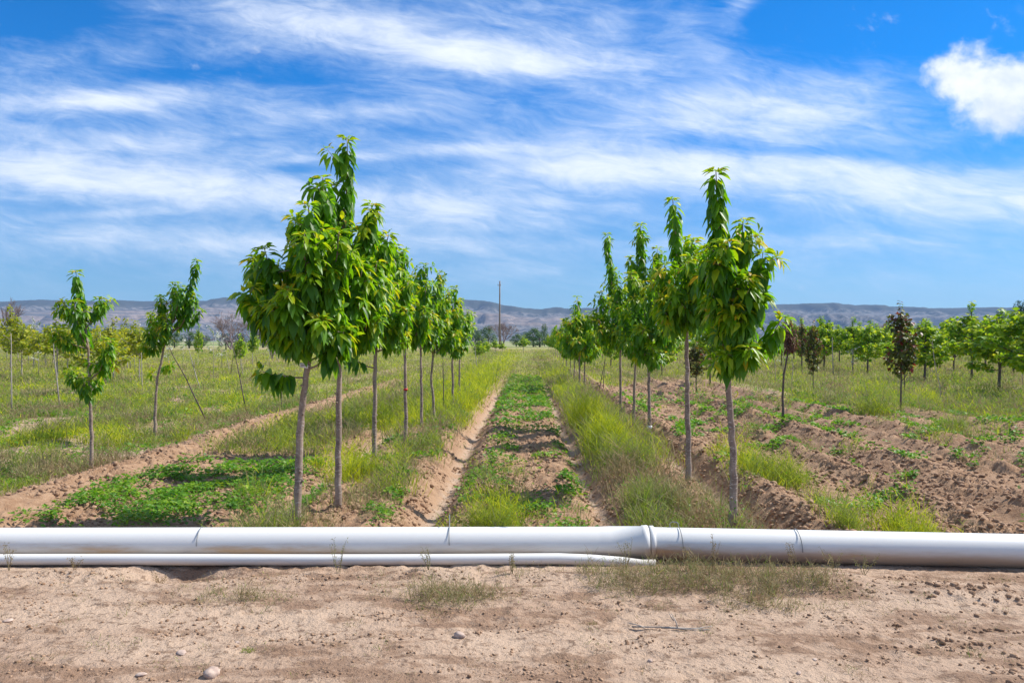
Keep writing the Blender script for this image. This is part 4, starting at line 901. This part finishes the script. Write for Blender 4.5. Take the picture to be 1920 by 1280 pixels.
# zc of thin pipe ends sinks in soil by the bank heights
def wire_hook(px, ytop, ybot, label, arm=0.0):
    x = (px - VX) * 6.3 / F; yc = yL(x) if x < JX else yR(x); r_ = R + .009
    zt = H0 - (ytop - HY) * (yc - .02) / F
    g = Geo(); rr = .0036
    front = []
    a_bot = math.asin(max(-.9, min(.9, ((H0 - (ybot - HY) * (yc - R) / F) - ZC) / r_)))
    for i in range(9):
        a = math.pi / 2 + (math.pi - a_bot - math.pi / 2) * i / 8
        front.append((x + .012 * i / 8, yc + r_ * math.cos(a), ZC + r_ * math.sin(a)))
    pts = []
    pts += [(x, yc + R + .03, -.05), (x, yc + R + .02, .10)]
    if zt > ZC + r_ + .02:
        if arm: pts += [(x - arm, yc + R * .9, ZC + R), (x - arm, yc + .05, zt - .01), (x - arm + .01, yc + .03, zt), (x - .01, yc, zt), (x, yc, zt - .012)]
        else: pts += [(x - .01, yc + .06, zt - .02), (x, yc + .01, zt)]
    pts += front
    tube(g, pts, [rr] * len(pts), 6)
    o = link('wire_hook', g.mesh('wire hook', M['wire'], True)); tag(o, label, 'wire', 'wire hooks over the thick pipe')
wire_hook(369, 990, 1026, 'bent wire hooked over the shaded left end of the thick pipe')
wire_hook(840, 966, 1022, 'wire standing tall above the middle of the thick pipe')
wire_hook(1277, 979, 1026, 'square topped wire hook just right of the pipe joint', .05)
wire_hook(1494, 992, 1032, 'thin wire looped over the thick pipe, rightmost of the hooks')

# tags and bands on trunks
def band(px, py, base, r, h, matk, label, name, cat, wide=1.0):
    Y = F * H0 / (base[1] - HY); X = (px - VX) * Y / F; z = H0 - (py - HY) * Y / F
    g = Geo(); tube(g, [(0, 0, -h / 2), (0, 0, h / 2)], [r, r], 14)
    o = link(name, g.mesh(name, M[matk], True), None, (X, Y, z)); tag(o, label, cat); return o
band(760, 730, (760, 832), .037, .035, 'red', 'red tape wound round the fourth left row trunk', 'red_band', 'tape')
band(1217, 800, (1217, 818), .050, .05, 'tape', 'white tape wound round the foot of the third right row trunk', 'white_band', 'tape')
def plant_tag():
    Y = F * H0 / (975 - HY); X = (570 - VX) * Y / F; z = H0 - (685 - HY) * Y / F
    e = empty('plant_tag', (X, Y - .05, z), 'small white plant tag tied round the biggest cherry trunk', 'tag')
    g = Geo(); w, h = .034, .021
    V = []; 
    for i in range(7):
        a = -1 + 2 * i / 6; V += [(a * w, .012 * a * a, -h - .006 * a), (a * w, .012 * a * a, h - .006 * a), (a * w, .0015 + .012 * a * a, -h - .006 * a), (a * w, .0015 + .012 * a * a, h - .006 * a)]
    T = []
    for i in range(6):
        b = i * 4; T += [(b, b + 4, b + 5), (b, b + 5, b + 1), (b + 2, b + 7, b + 6), (b + 2, b + 3, b + 7), (b + 1, b + 5, b + 7), (b + 1, b + 7, b + 3), (b, b + 6, b + 4), (b, b + 2, b + 6)]
    g.add(V, T); link('card', g.mesh('card', M['tape'], False), e)
    g = Geo()
    for r_, (a0, a1) in enumerate([(-.02, .004), (.008, .021)]):
        n = 4 if r_ == 0 else 2
        for j in range(n):
            xx = a0 + (a1 - a0) * j / n; g.add([(xx, -.003, -.006), (xx + .0035, -.003, -.006), (xx + .0035, -.003, .006), (xx, -.003, .006)], [(0, 1, 2), (0, 2, 3)])
    link('print', g.mesh('print', M['ink']), e)
    g = Geo(); tube(g, [(-.045, .05, .0), (-.034, .01, .002), (0, -.004, .018), (.034, .01, -.004), (.05, .06, -.01)], [.004] * 5, 5); link('strap', g.mesh('strap', M['tape'], True), e)
    e.scale = (1.15, 1, 1.15)
plant_tag()
def ribbon():
    X, Y = (1378 - VX) * 7.5 / F, 7.5; z = H0 - (738 - HY) * Y / F
    g = Geo(); pts = [(0, 0, .035), (.012, -.01, .02), (.014, -.01, 0), (.004, 0, -.02), (-.01, .01, -.03)]
    tube(g, pts, [.004, .006, .006, .005, .003], 6)
    o = link('yellow_ribbon', g.mesh('ribbon', M['yellow'], True), None, (X, Y, z)); tag(o, 'curl of yellow ribbon on the nearest right row trunk', 'ribbon')
ribbon()

# ------------------------------------------------------------------ stones, twigs on the track
def stone(px, py, wpx, label, seed, flat=.6):
    X, Y = G2(px, py); Y *= .995; r = wpx * Y / F / 2; rng = np.random.default_rng(seed)
    nu, nv = 14, 9; V = []
    for i in range(nv + 1):
        for j in range(nu):
            th = math.pi * i / nv; ph = 2 * math.pi * j / nu; d = np.array([math.sin(th) * math.cos(ph), math.sin(th) * math.sin(ph), math.cos(th)])
            q = 1 + .22 * float(perlin(d[0] * 1.3 + seed, d[1] * 1.3 + d[2] * 2.1, seed)); V.append(d * q * r * np.array([1, .75, flat]))
    T = []
    for i in range(nv):
        for j in range(nu):
            a = i * nu + j; b = i * nu + (j + 1) % nu; T += [(a, a + nu, b + nu), (a, b + nu, b)]
    g = Geo(); g.add(V, T); o = link('stone', g.mesh('stone', M['stone'], True), None, (X, Y, Z(X, Y) + r * flat * .45)); o.rotation_euler[2] = rng.uniform(0, 6)
    tag(o, label, 'stone', 'stones on the dirt track')
for i, s_ in enumerate([(396, 1252, 36, 'largest rounded pinkish stone on the track'), (862, 1183, 24, 'brown angular stone in the middle of the track'), (1217, 1224, 13, 'small pale upright stone at the centre right of the track'), (1492, 1242, 11, 'small grey stone low on the right of the track'), (8, 1158, 20, 'flat brown stone at the left edge of the track'), (262, 1253, 20, 'flat brown stone left of the largest one'), (338, 1213, 24, 'flat pale stone above and left of the largest one'), (1522, 1218, 12, 'tiny pale stone on the right of the track'), (445, 1192, 14, 'white pebble above the tiny green weed')]):
    stone(s_[0], s_[1], s_[2], s_[3], 40 + i, .6 if i < 4 else .32)
def dead_twig():
    X, Y = G2(1270, 1168); g = Geo(); rng = np.random.default_rng(4)
    for a, b in [((-.28, .03, .012), (.20, .0, .01)), ((.0, .0, .012), (-.03, .05, .09)), ((.05, .0, .012), (.22, .03, .02)), ((-.1, .02, .01), (.12, -.03, .012)), ((-.02, .03, .05), (-.05, .02, .10)), ((-.2, .02, .01), (-.3, .05, .03)), ((.1, 0, .01), (.19, -.035, .02))]:
        a, b = np.array(a), np.array(b); tube(g, [a, (a + b) / 2 + rng.normal(0, .008, 3) * [1, 1, .4], b], [.005, .004, .002], 5)
    o = link('dead_branch', g.mesh('dead branch', M['stake_bark'], True), None, (X, Y, Z(X, Y))); tag(o, 'pale forked dead branch lying on the dirt track', 'branch')
dead_twig()

# ------------------------------------------------------------------ clods and crumbs
def clods():
    rng = np.random.default_rng(7); g = Geo()
    N = 120000; Y = np.exp(rng.uniform(math.log(4.0), math.log(40), N)); X = rng.uniform(-1, 1, N) * (.66 * Y + .6)
    tmk = till_mask(X, Y) * (1 - .75 * furrow_mask(X, Y)) * sm(-.35, .3, fbm(X / .7, Y / .9, 601, 3) + .5 * (np.abs(wander(X, Y) - 2.86) < .35) + .4 * (np.abs(wander(X, Y) - 4.9) < 1.0))
    rd = (Y < 6.0) * (.05 + .75 * sm(.0, .5, fbm(X / .6, Y / .22, 611, 3))) + .6 * gs(X, 2.9, .4) * gs(Y, 5.65, .15) + .3 * gs(Y, 5.88, .07) * (X < 3)
    d = np.maximum(tmk * (1 - .85 * d_grass(X, Y)) , rd); k = rng.random(N) < d; X, Y = X[k], Y[k]; n = len(X)
    r = (.005 + .024 * rng.random(n) ** 3.5) * np.where(Y < 6.2, np.where(np.abs(X - 2.9) < .6, .6, .36), 1) * (1 + .35 * np.clip(Y / 12, 0, 2.5))
    ico = np.array([(0, 0, 1), (.894, 0, .447), (.276, .851, .447), (-.724, .526, .447), (-.724, -.526, .447), (.276, -.851, .447), (.724, .526, -.447), (-.276, .851, -.447), (-.894, 0, -.447), (-.276, -.851, -.447), (.724, -.526, -.447), (0, 0, -1)])
    fc = np.array([(0, 1, 2), (0, 2, 3), (0, 3, 4), (0, 4, 5), (0, 5, 1), (1, 6, 2), (2, 7, 3), (3, 8, 4), (4, 9, 5), (5, 10, 1), (6, 7, 2), (7, 8, 3), (8, 9, 4), (9, 10, 5), (10, 6, 1), (6, 11, 7), (7, 11, 8), (8, 11, 9), (9, 11, 10), (10, 11, 6)])
    V = ico[None] * r[:, None, None] * (1 + rng.uniform(-.38, .38, (n, 12, 1))) * np.stack([rng.uniform(.8, 1.5, n), rng.uniform(.8, 1.2, n), rng.uniform(.55, .95, n)], 1)[:, None]
    a = rng.uniform(0, 6.28, n); ca, sa = np.cos(a)[:, None], np.sin(a)[:, None]
    V = np.stack([V[..., 0] * ca - V[..., 1] * sa, V[..., 0] * sa + V[..., 1] * ca, V[..., 2]], -1)
    V = V + np.stack([X, Y, height(X, Y) + r * .25], 1)[:, None]
    T = (fc[None] + np.arange(n)[:, None, None] * 12)
    g.add(V.reshape(-1, 3), T.reshape(-1, 3))
    o = link('soil_clods', g.mesh('soil clods', M['clod'])); tag(o, 'loose crumbled clods of soil scattered on the furrows and the track', 'soil clods', None, 'stuff')
clods()

# ------------------------------------------------------------------ weeds
def blades(geo, X, Y, Z0, h, rad_, nb, wid, tone, rng, fuzz=.55, lean=.35, flat=False):
    n = len(X); i = np.repeat(np.arange(n), nb); m_ = len(i)
    a = rng.uniform(0, 6.28, m_); rr = np.sqrt(rng.random(m_)) * rad_[i]
    isf = rng.random(m_) < fuzz
    bx = X[i] + np.cos(a) * rr; by = Y[i] + np.sin(a) * rr
    hz = h[i] * (1 - .55 * (rr / (rad_[i] + 1e-6)) ** 2)
    z0 = Z0[i] + np.where(isf, rng.random(m_) ** .8 * hz * .85, -.01)
    L = np.where(isf, (.22 + .28 * rng.random(m_)) * h[i], hz * rng.uniform(.55, 1.05, m_))
    a2 = rng.uniform(0, 6.28, m_); tl = np.where(isf, rng.uniform(.3, 1.4, m_), rng.random(m_) * lean + .35 * rr / (rad_[i] + 1e-6) * lean)
    dirx = np.where(isf, np.cos(a2), np.cos(a) * .6 + np.cos(a2) * .4) * tl; diry = np.where(isf, np.sin(a2), np.sin(a) * .6 + np.sin(a2) * .4) * tl
    D = np.stack([dirx, diry, np.ones(m_)], 1); D /= np.linalg.norm(D, axis=1, keepdims=True)
    a3 = rng.uniform(0, 6.28, m_); Sd = np.stack([np.cos(a3), np.sin(a3), 0 * a3], 1) * (wid[i] * rng.uniform(.6, 1.3, m_))[:, None]
    P = np.stack([bx, by, z0], 1); bend = np.stack([dirx, diry, -.25 * tl], 1) * (.35 * L)[:, None]
    mid = P + D * (L * .55)[:, None] + bend * .3; tip = P + D * L[:, None] + bend
    V = np.stack([P - Sd * .4, P + Sd * .4, mid - Sd * .5, mid + Sd * .5, tip], 1)
    b = np.arange(m_)[:, None] * 5
    T = np.concatenate([b + np.array([0, 1, 3]), b + np.array([0, 3, 2]), b + np.array([2, 3, 4])], 1).reshape(-1, 3)
    tn = np.clip(tone[i] + rng.normal(0, .17, m_), 0, 1)
    geo.add(V.reshape(-1, 3), T, np.repeat(tn, 5))
def scatter(N, y0, y1, dens, rng, half=.68):
    Y = np.exp(rng.uniform(math.log(y0), math.log(y1), N)); X = rng.uniform(-1, 1, N) * (half * Y + .8)
    k = rng.random(N) < dens(X, Y); return X[k], Y[k]
def weeds():
    rng = np.random.default_rng(17); g = Geo()
    X, Y = scatter(105000, 7.0, 150, d_grass, rng); s_ = (np.maximum(Y, 9) / 10) ** .78
    tone = g_tone(X, Y, rng)
    h = (.16 + .26 * rng.random(len(X))) * (1 + .35 * fbm(X / 2, Y / 2, 151, 2))
    h = h * (1 + .75 * box(X, -3.2, -1.3, .3) * sm(16, 20, Y) * (1 - sm(45, 60, Y)) + .65 * box(X, .9, 1.9, .15) * sm(10, 12, Y) * (1 - sm(40, 60, Y)))
    h = np.where((X > -1.2) & (X < .8), h * .6, h) * np.where((X > 2.6) & (Y < 20), .75, 1)
    h = h * np.clip(1.0 + 1.1 * fbm(X / .42, Y / .55, 161, 2), .3, 1.9); h = h * np.where(X < -5.8, .78, 1.0); h = np.clip(h, .05, .62)
    near = Y < 26
    for sel, nb, w0 in ((near, 14, .0075), (~near, 8, .0085)):
        blades(g, X[sel], Y[sel], height(X[sel], Y[sel], False), h[sel], .13 * s_[sel], nb, w0 * s_[sel] ** .95, tone[sel], rng, .68, .6)
    o = link('wild_grass', g.mesh('wild grass', M['grass'])); tag(o, 'yellow green wild grass and feathery weeds between the tree rows', 'grass', None, 'stuff')
    # leafy and flowering weeds mixed through the grass
    def d_leafy(X, Y): return d_grass(X, Y) * sm(-.05, .3, fbm(X / .7, Y / .9, 901, 3)) * (1 - sm(30, 45, Y))
    g = Geo(); X, Y = scatter(150000, 7.0, 45, d_leafy, rng); n = len(X); s_ = (np.maximum(Y, 8) / 9) ** .7
    hh = rng.random(n) * (.08 + .22 * sm(-.3, .5, fbm(X / .4, Y / .4, 911, 2)))
    P = np.stack([X, Y, height(X, Y, False) + hh], 1); L = rng.uniform(.018, .05, n) * s_
    tn = np.clip(.35 + .35 * fbm(X / 1.5, Y / 2, 921, 2) + rng.normal(0, .2, n), 0, 1)
    leaves(g, P, rng.normal(0, 1, (n, 3)) + np.array([0, 0, .5]), rng.normal(0, .6, (n, 3)) + np.array([0, 0, 1.]), L, L * rng.uniform(.25, .6, n), tn, .2, .15, True)
    o = link('leafy_weeds', g.mesh('leafy weeds', M['clover'])); tag(o, 'leafy weeds mixed through the wild grass', 'weeds', None, 'stuff')
    g = Geo(); X, Y = scatter(16000, 7.0, 40, lambda X, Y: d_grass(X, Y) * sm(.1, .35, fbm(X / .6, Y / .8, 931, 3)), rng); n = len(X); s_ = (np.maximum(Y, 8) / 9) ** .6
    P = np.stack([X, Y, height(X, Y, False) + rng.uniform(.12, .36, n)], 1); L = rng.uniform(.010, .018, n) * s_
    leaves(g, P, rng.normal(0, 1, (n, 3)), rng.normal(0, .5, (n, 3)) + np.array([0, 0, 1.]), L, L, np.where(X > 2.4, .9, rng.uniform(.55, 1, n)), 0, .1, True)
    o = link('weed_flowers', g.mesh('weed flowers', M['flower'])); tag(o, 'tiny yellow mustard flowers and pale seed heads over the weeds', 'flowers', None, 'stuff')
    # low broad leaved ground cover
    g = Geo(); X, Y = scatter(330000, 7.1, 40, d_clover, rng, .66); n = len(X)
    h = rng.random(n) ** 1.3 * (.07 + .05 * fbm(X / .5, Y / .5, 221, 2)); P = np.stack([X, Y, height(X, Y, False) + .02 + np.maximum(h, 0)], 1)
    a = rng.uniform(0, 6.28, n); D = np.stack([np.cos(a), np.sin(a), rng.uniform(-.3, .9, n)], 1)
    s_ = (np.maximum(Y, 8) / 9) ** .7; L = rng.uniform(.034, .075, n) * s_
    leaves(g, P, D, np.array([[0, 0, 1.]]) + rng.normal(0, .35, (n, 3)), L, L * rng.uniform(.5, .75, n), np.clip(.45 + .35 * fbm(X / .6, Y / .6, 231, 2) + rng.normal(0, .22, n), 0, 1), .2, .15, True)
    o = link('ground_cover', g.mesh('ground cover', M['clover'])); tag(o, 'low bright green bindweed spreading over the soil in patches', 'ground cover', None, 'stuff')
    # dry straw coloured weeds
    g = Geo(); X, Y = scatter(85000, 4.2, 26, d_dry, rng, .68); n = len(X); s_ = (np.maximum(Y, 6) / 8) ** .7
    blades(g, X, Y, height(X, Y, False), (.03 + .075 * rng.random(n)) * np.where(Y > 6.6, 1.9, np.where(d_dry(X, Y) > .4, 1.75, .7)), .07 * s_, 14, .0040 * s_, np.clip(rng.normal(np.where(Y < 6.6, .17, .24), .11, n), 0, .6), rng, .6, 1.2)
    o = link('dry_weeds', g.mesh('dry weeds', M['grass'])); tag(o, 'dry straw coloured weeds matted beside the pipes and the tree rows', 'dry weeds', None, 'stuff')
weeds()
def litter():
    rng = np.random.default_rng(29); g = Geo()
    def d_l(X, Y):
        n1 = fbm(X / .5, Y / .3, 701, 3)
        return np.clip(.04 + .5 * gs(Y, 5.8, .25) * sm(-.2, .4, n1) + .8 * d_dry(X, Y) + .25 * sm(.15, .5, n1) + .5 * box(X, -2.2, -1.3, .2) * (Y > 7) * (Y < 13), 0, 1) * (1 - .8 * (Y > 14))
    X, Y = scatter(26000, 4.1, 20, d_l, rng, .68); n = len(X)
    P = np.stack([X, Y, height(X, Y) + rng.uniform(.004, .016, n)], 1); a = rng.uniform(0, 6.28, n)
    D = np.stack([np.cos(a), np.sin(a), rng.normal(0, .12, n)], 1); L = rng.uniform(.02, .10, n) * rng.random(n) ** .5
    leaves(g, P, D, np.array([[0, 0, 1.]]) + rng.normal(0, .3, (n, 3)), L, rng.uniform(.003, .0065, n), np.clip(rng.normal(.08, .08, n), 0, .4), 0, .2, True)
    o = link('straw_litter', g.mesh('straw litter', M['grass'])); tag(o, 'straw and dead weed bits littering the dirt', 'litter', None, 'stuff')
    g = Geo(); X, Y = scatter(9000, 7.2, 60, lambda X, Y: d_grass(X, Y) * .5, rng); n = len(X); s_ = (np.maximum(Y, 9) / 10) ** .7
    blades(g, X, Y, height(X, Y, False), rng.uniform(.25, .55, n), .05 * s_, 4, .0050 * s_, np.clip(rng.normal(.12, .08, n), 0, .35), rng, .25, .5)
    o = link('dead_stalks', g.mesh('dead stalks', M['grass'])); tag(o, 'pale dead stalks standing in the wild grass', 'dry weeds', None, 'stuff')
litter()
# single weed clumps one can point at
def clump(px, py, wpx, hpx, tone, label, name='weed_clump', nb=700, cat='weed', fuzz=.8, lean=.8, w=.0042, group='single weed clumps', Yfix=None):
    X, Y = G2(px, py); Y = Y if Yfix is None else Yfix; X = (px - VX) * Y / F; k = Y / F; rng = np.random.default_rng(int(px)); g = Geo(); n = 18; nb = int(nb * 1.3)
    a = rng.uniform(0, 6.28, n); rr = np.sqrt(rng.random(n)) * wpx * k * .34; cx, cy = np.cos(a) * rr, np.sin(a) * rr * .8
    z = height(X + cx, Y + cy, False) - Z(X, Y)
    blades(g, cx, cy, z, np.full(n, hpx * k) * rng.uniform(.3, 1.1, n), wpx * k * rng.uniform(.12, .30, n), nb // n, np.full(n, w * max(1, Y / 9)), np.clip(rng.normal(tone, .05, n), 0, 1), rng, fuzz, lean)
    o = link(name, g.mesh(name, M['grass']), None, (X, Y, Z(X, Y))); tag(o, label, cat, group)
for c_ in [(1705, 988, 100, 46, .80, 'bright green weed clump behind the pipe on the right', 1500), (1582, 985, 60, 60, .62, 'wispy pale green weed left of the bright clump behind the pipe', 500), (1635, 770, 95, 50, .66, 'bushy green weed right of the dead leaved sapling', 900), (1770, 798, 90, 42, .60, 'rounded grey green weed on the ploughed soil below the right maples', 900),
           (1445, 888, 130, 66, .72, 'wide feathery weed right of the nearest right row trunk', 1500), (925, 985, 110, 86, .74, 'feathery yellow flowered weed in the centre aisle just behind the pipe', 1500), (670, 885, 70, 46, .60, 'green weed clump at the foot of the third left row trunk', 900), (800, 835, 60, 40, .62, 'green weed clump right of the fourth left row trunk', 700),
           (115, 800, 90, 40, .45, 'pale silvery grass tuft left of the lone tufted cherry', 800), (1180, 870, 120, 70, .50, 'grey green weed clump left of the third right row trunk', 1500), (1240, 950, 130, 80, .46, 'grey green weed thicket between the two nearest right row trunks', 1900), (1625, 735, 70, 34, .70, 'dark green tuft around the white leaning stick', 600), (1145, 845, 110, 90, .95, 'tall yellow green weed clump right of the aisle', 1700), (1110, 800, 90, 80, .98, 'yellow green weed clump farther along the right of the aisle', 1300)]:
    clump(c_[0], c_[1], c_[2], c_[3], c_[4], c_[5], nb=c_[6])
# dry stems standing in front of the pipes
def dry_stem(px, py, hpx, label, tone=.1, spread=14, n=4):
    X, Y = (px - VX) * 5.97 / F, 5.97; k = Y / F; rng = np.random.default_rng(int(px)); g = Geo(); M_ = Geo()
    for i in range(n):
        a = rng.uniform(-1, 1); top = np.array([a * spread * k, rng.uniform(-.03, .03), hpx * k * rng.uniform(.6, 1)]); pts = [np.array([rng.normal(0, .01), 0, -.02]), top * .5 + np.array([rng.normal(0, .01), 0, 0]), top]
        tube(g, pts, [.0022, .0018, .001], 4, tone, cap=False)
        m_ = 34; f = rng.uniform(.3, 1, m_); P = top[None] * f[:, None] + rng.normal(0, .008, (m_, 3))
        leaves(g, P, rng.normal(0, 1, (m_, 3)) + np.array([0, 0, .4]), rng.normal(0, 1, (m_, 3)), rng.uniform(.008, .022, m_), rng.uniform(.003, .007, m_), np.clip(rng.normal(tone, .08, m_), 0, 1), .1, .1, True)
    o = link('dry_stem', g.mesh('dry stem', M['grass']), None, (X, Y, Z(X, Y))); tag(o, label, 'weed', 'dry stems in front of the pipes')
for q in [(6, 1075, 58, 'dry stem at the left end of the pipes', .12), (130, 1085, 30, 'low dry seed head in front of the shaded pipe', .05), (295, 1080, 30, 'brown flat seed head leaning on the thin pipe', .02), (632, 1070, 66, 'pale feathery stem in front of the pipe, left of the middle wire', .30), (805, 1072, 50, 'small straw stem in front of the thin pipe near the middle wire', .28), (962, 1072, 46, 'straw stem in front of the thin pipe, centre', .2),
          (1172, 1070, 84, 'tall feathery stem just left of the pipe joint', .25), (1295, 1072, 56, 'forked dry stem right of the joint', .12), (1335, 1074, 80, 'reddish dry stem, the taller pair right of the joint', .06), (1485, 1075, 60, 'dry stem behind the rightmost wire hook', .1), (1560, 1066, 50, 'arching pale stem lying along the right pipe', .25), (1615, 1064, 44, 'low wispy stems at the soil bank by the right pipe', .3)]:
    dry_stem(q[0], q[1], q[2], q[3], q[4], 30 if q[0] in (1560, 1615) else 16)
clump(462, 1212, 30, 9, .55, 'tiny dark green weed on the bare dirt track', nb=160, w=.004)
clump(1112, 1156, 26, 10, .12, 'tiny straw tuft on the bare dirt track, centre right', nb=120, w=.003)
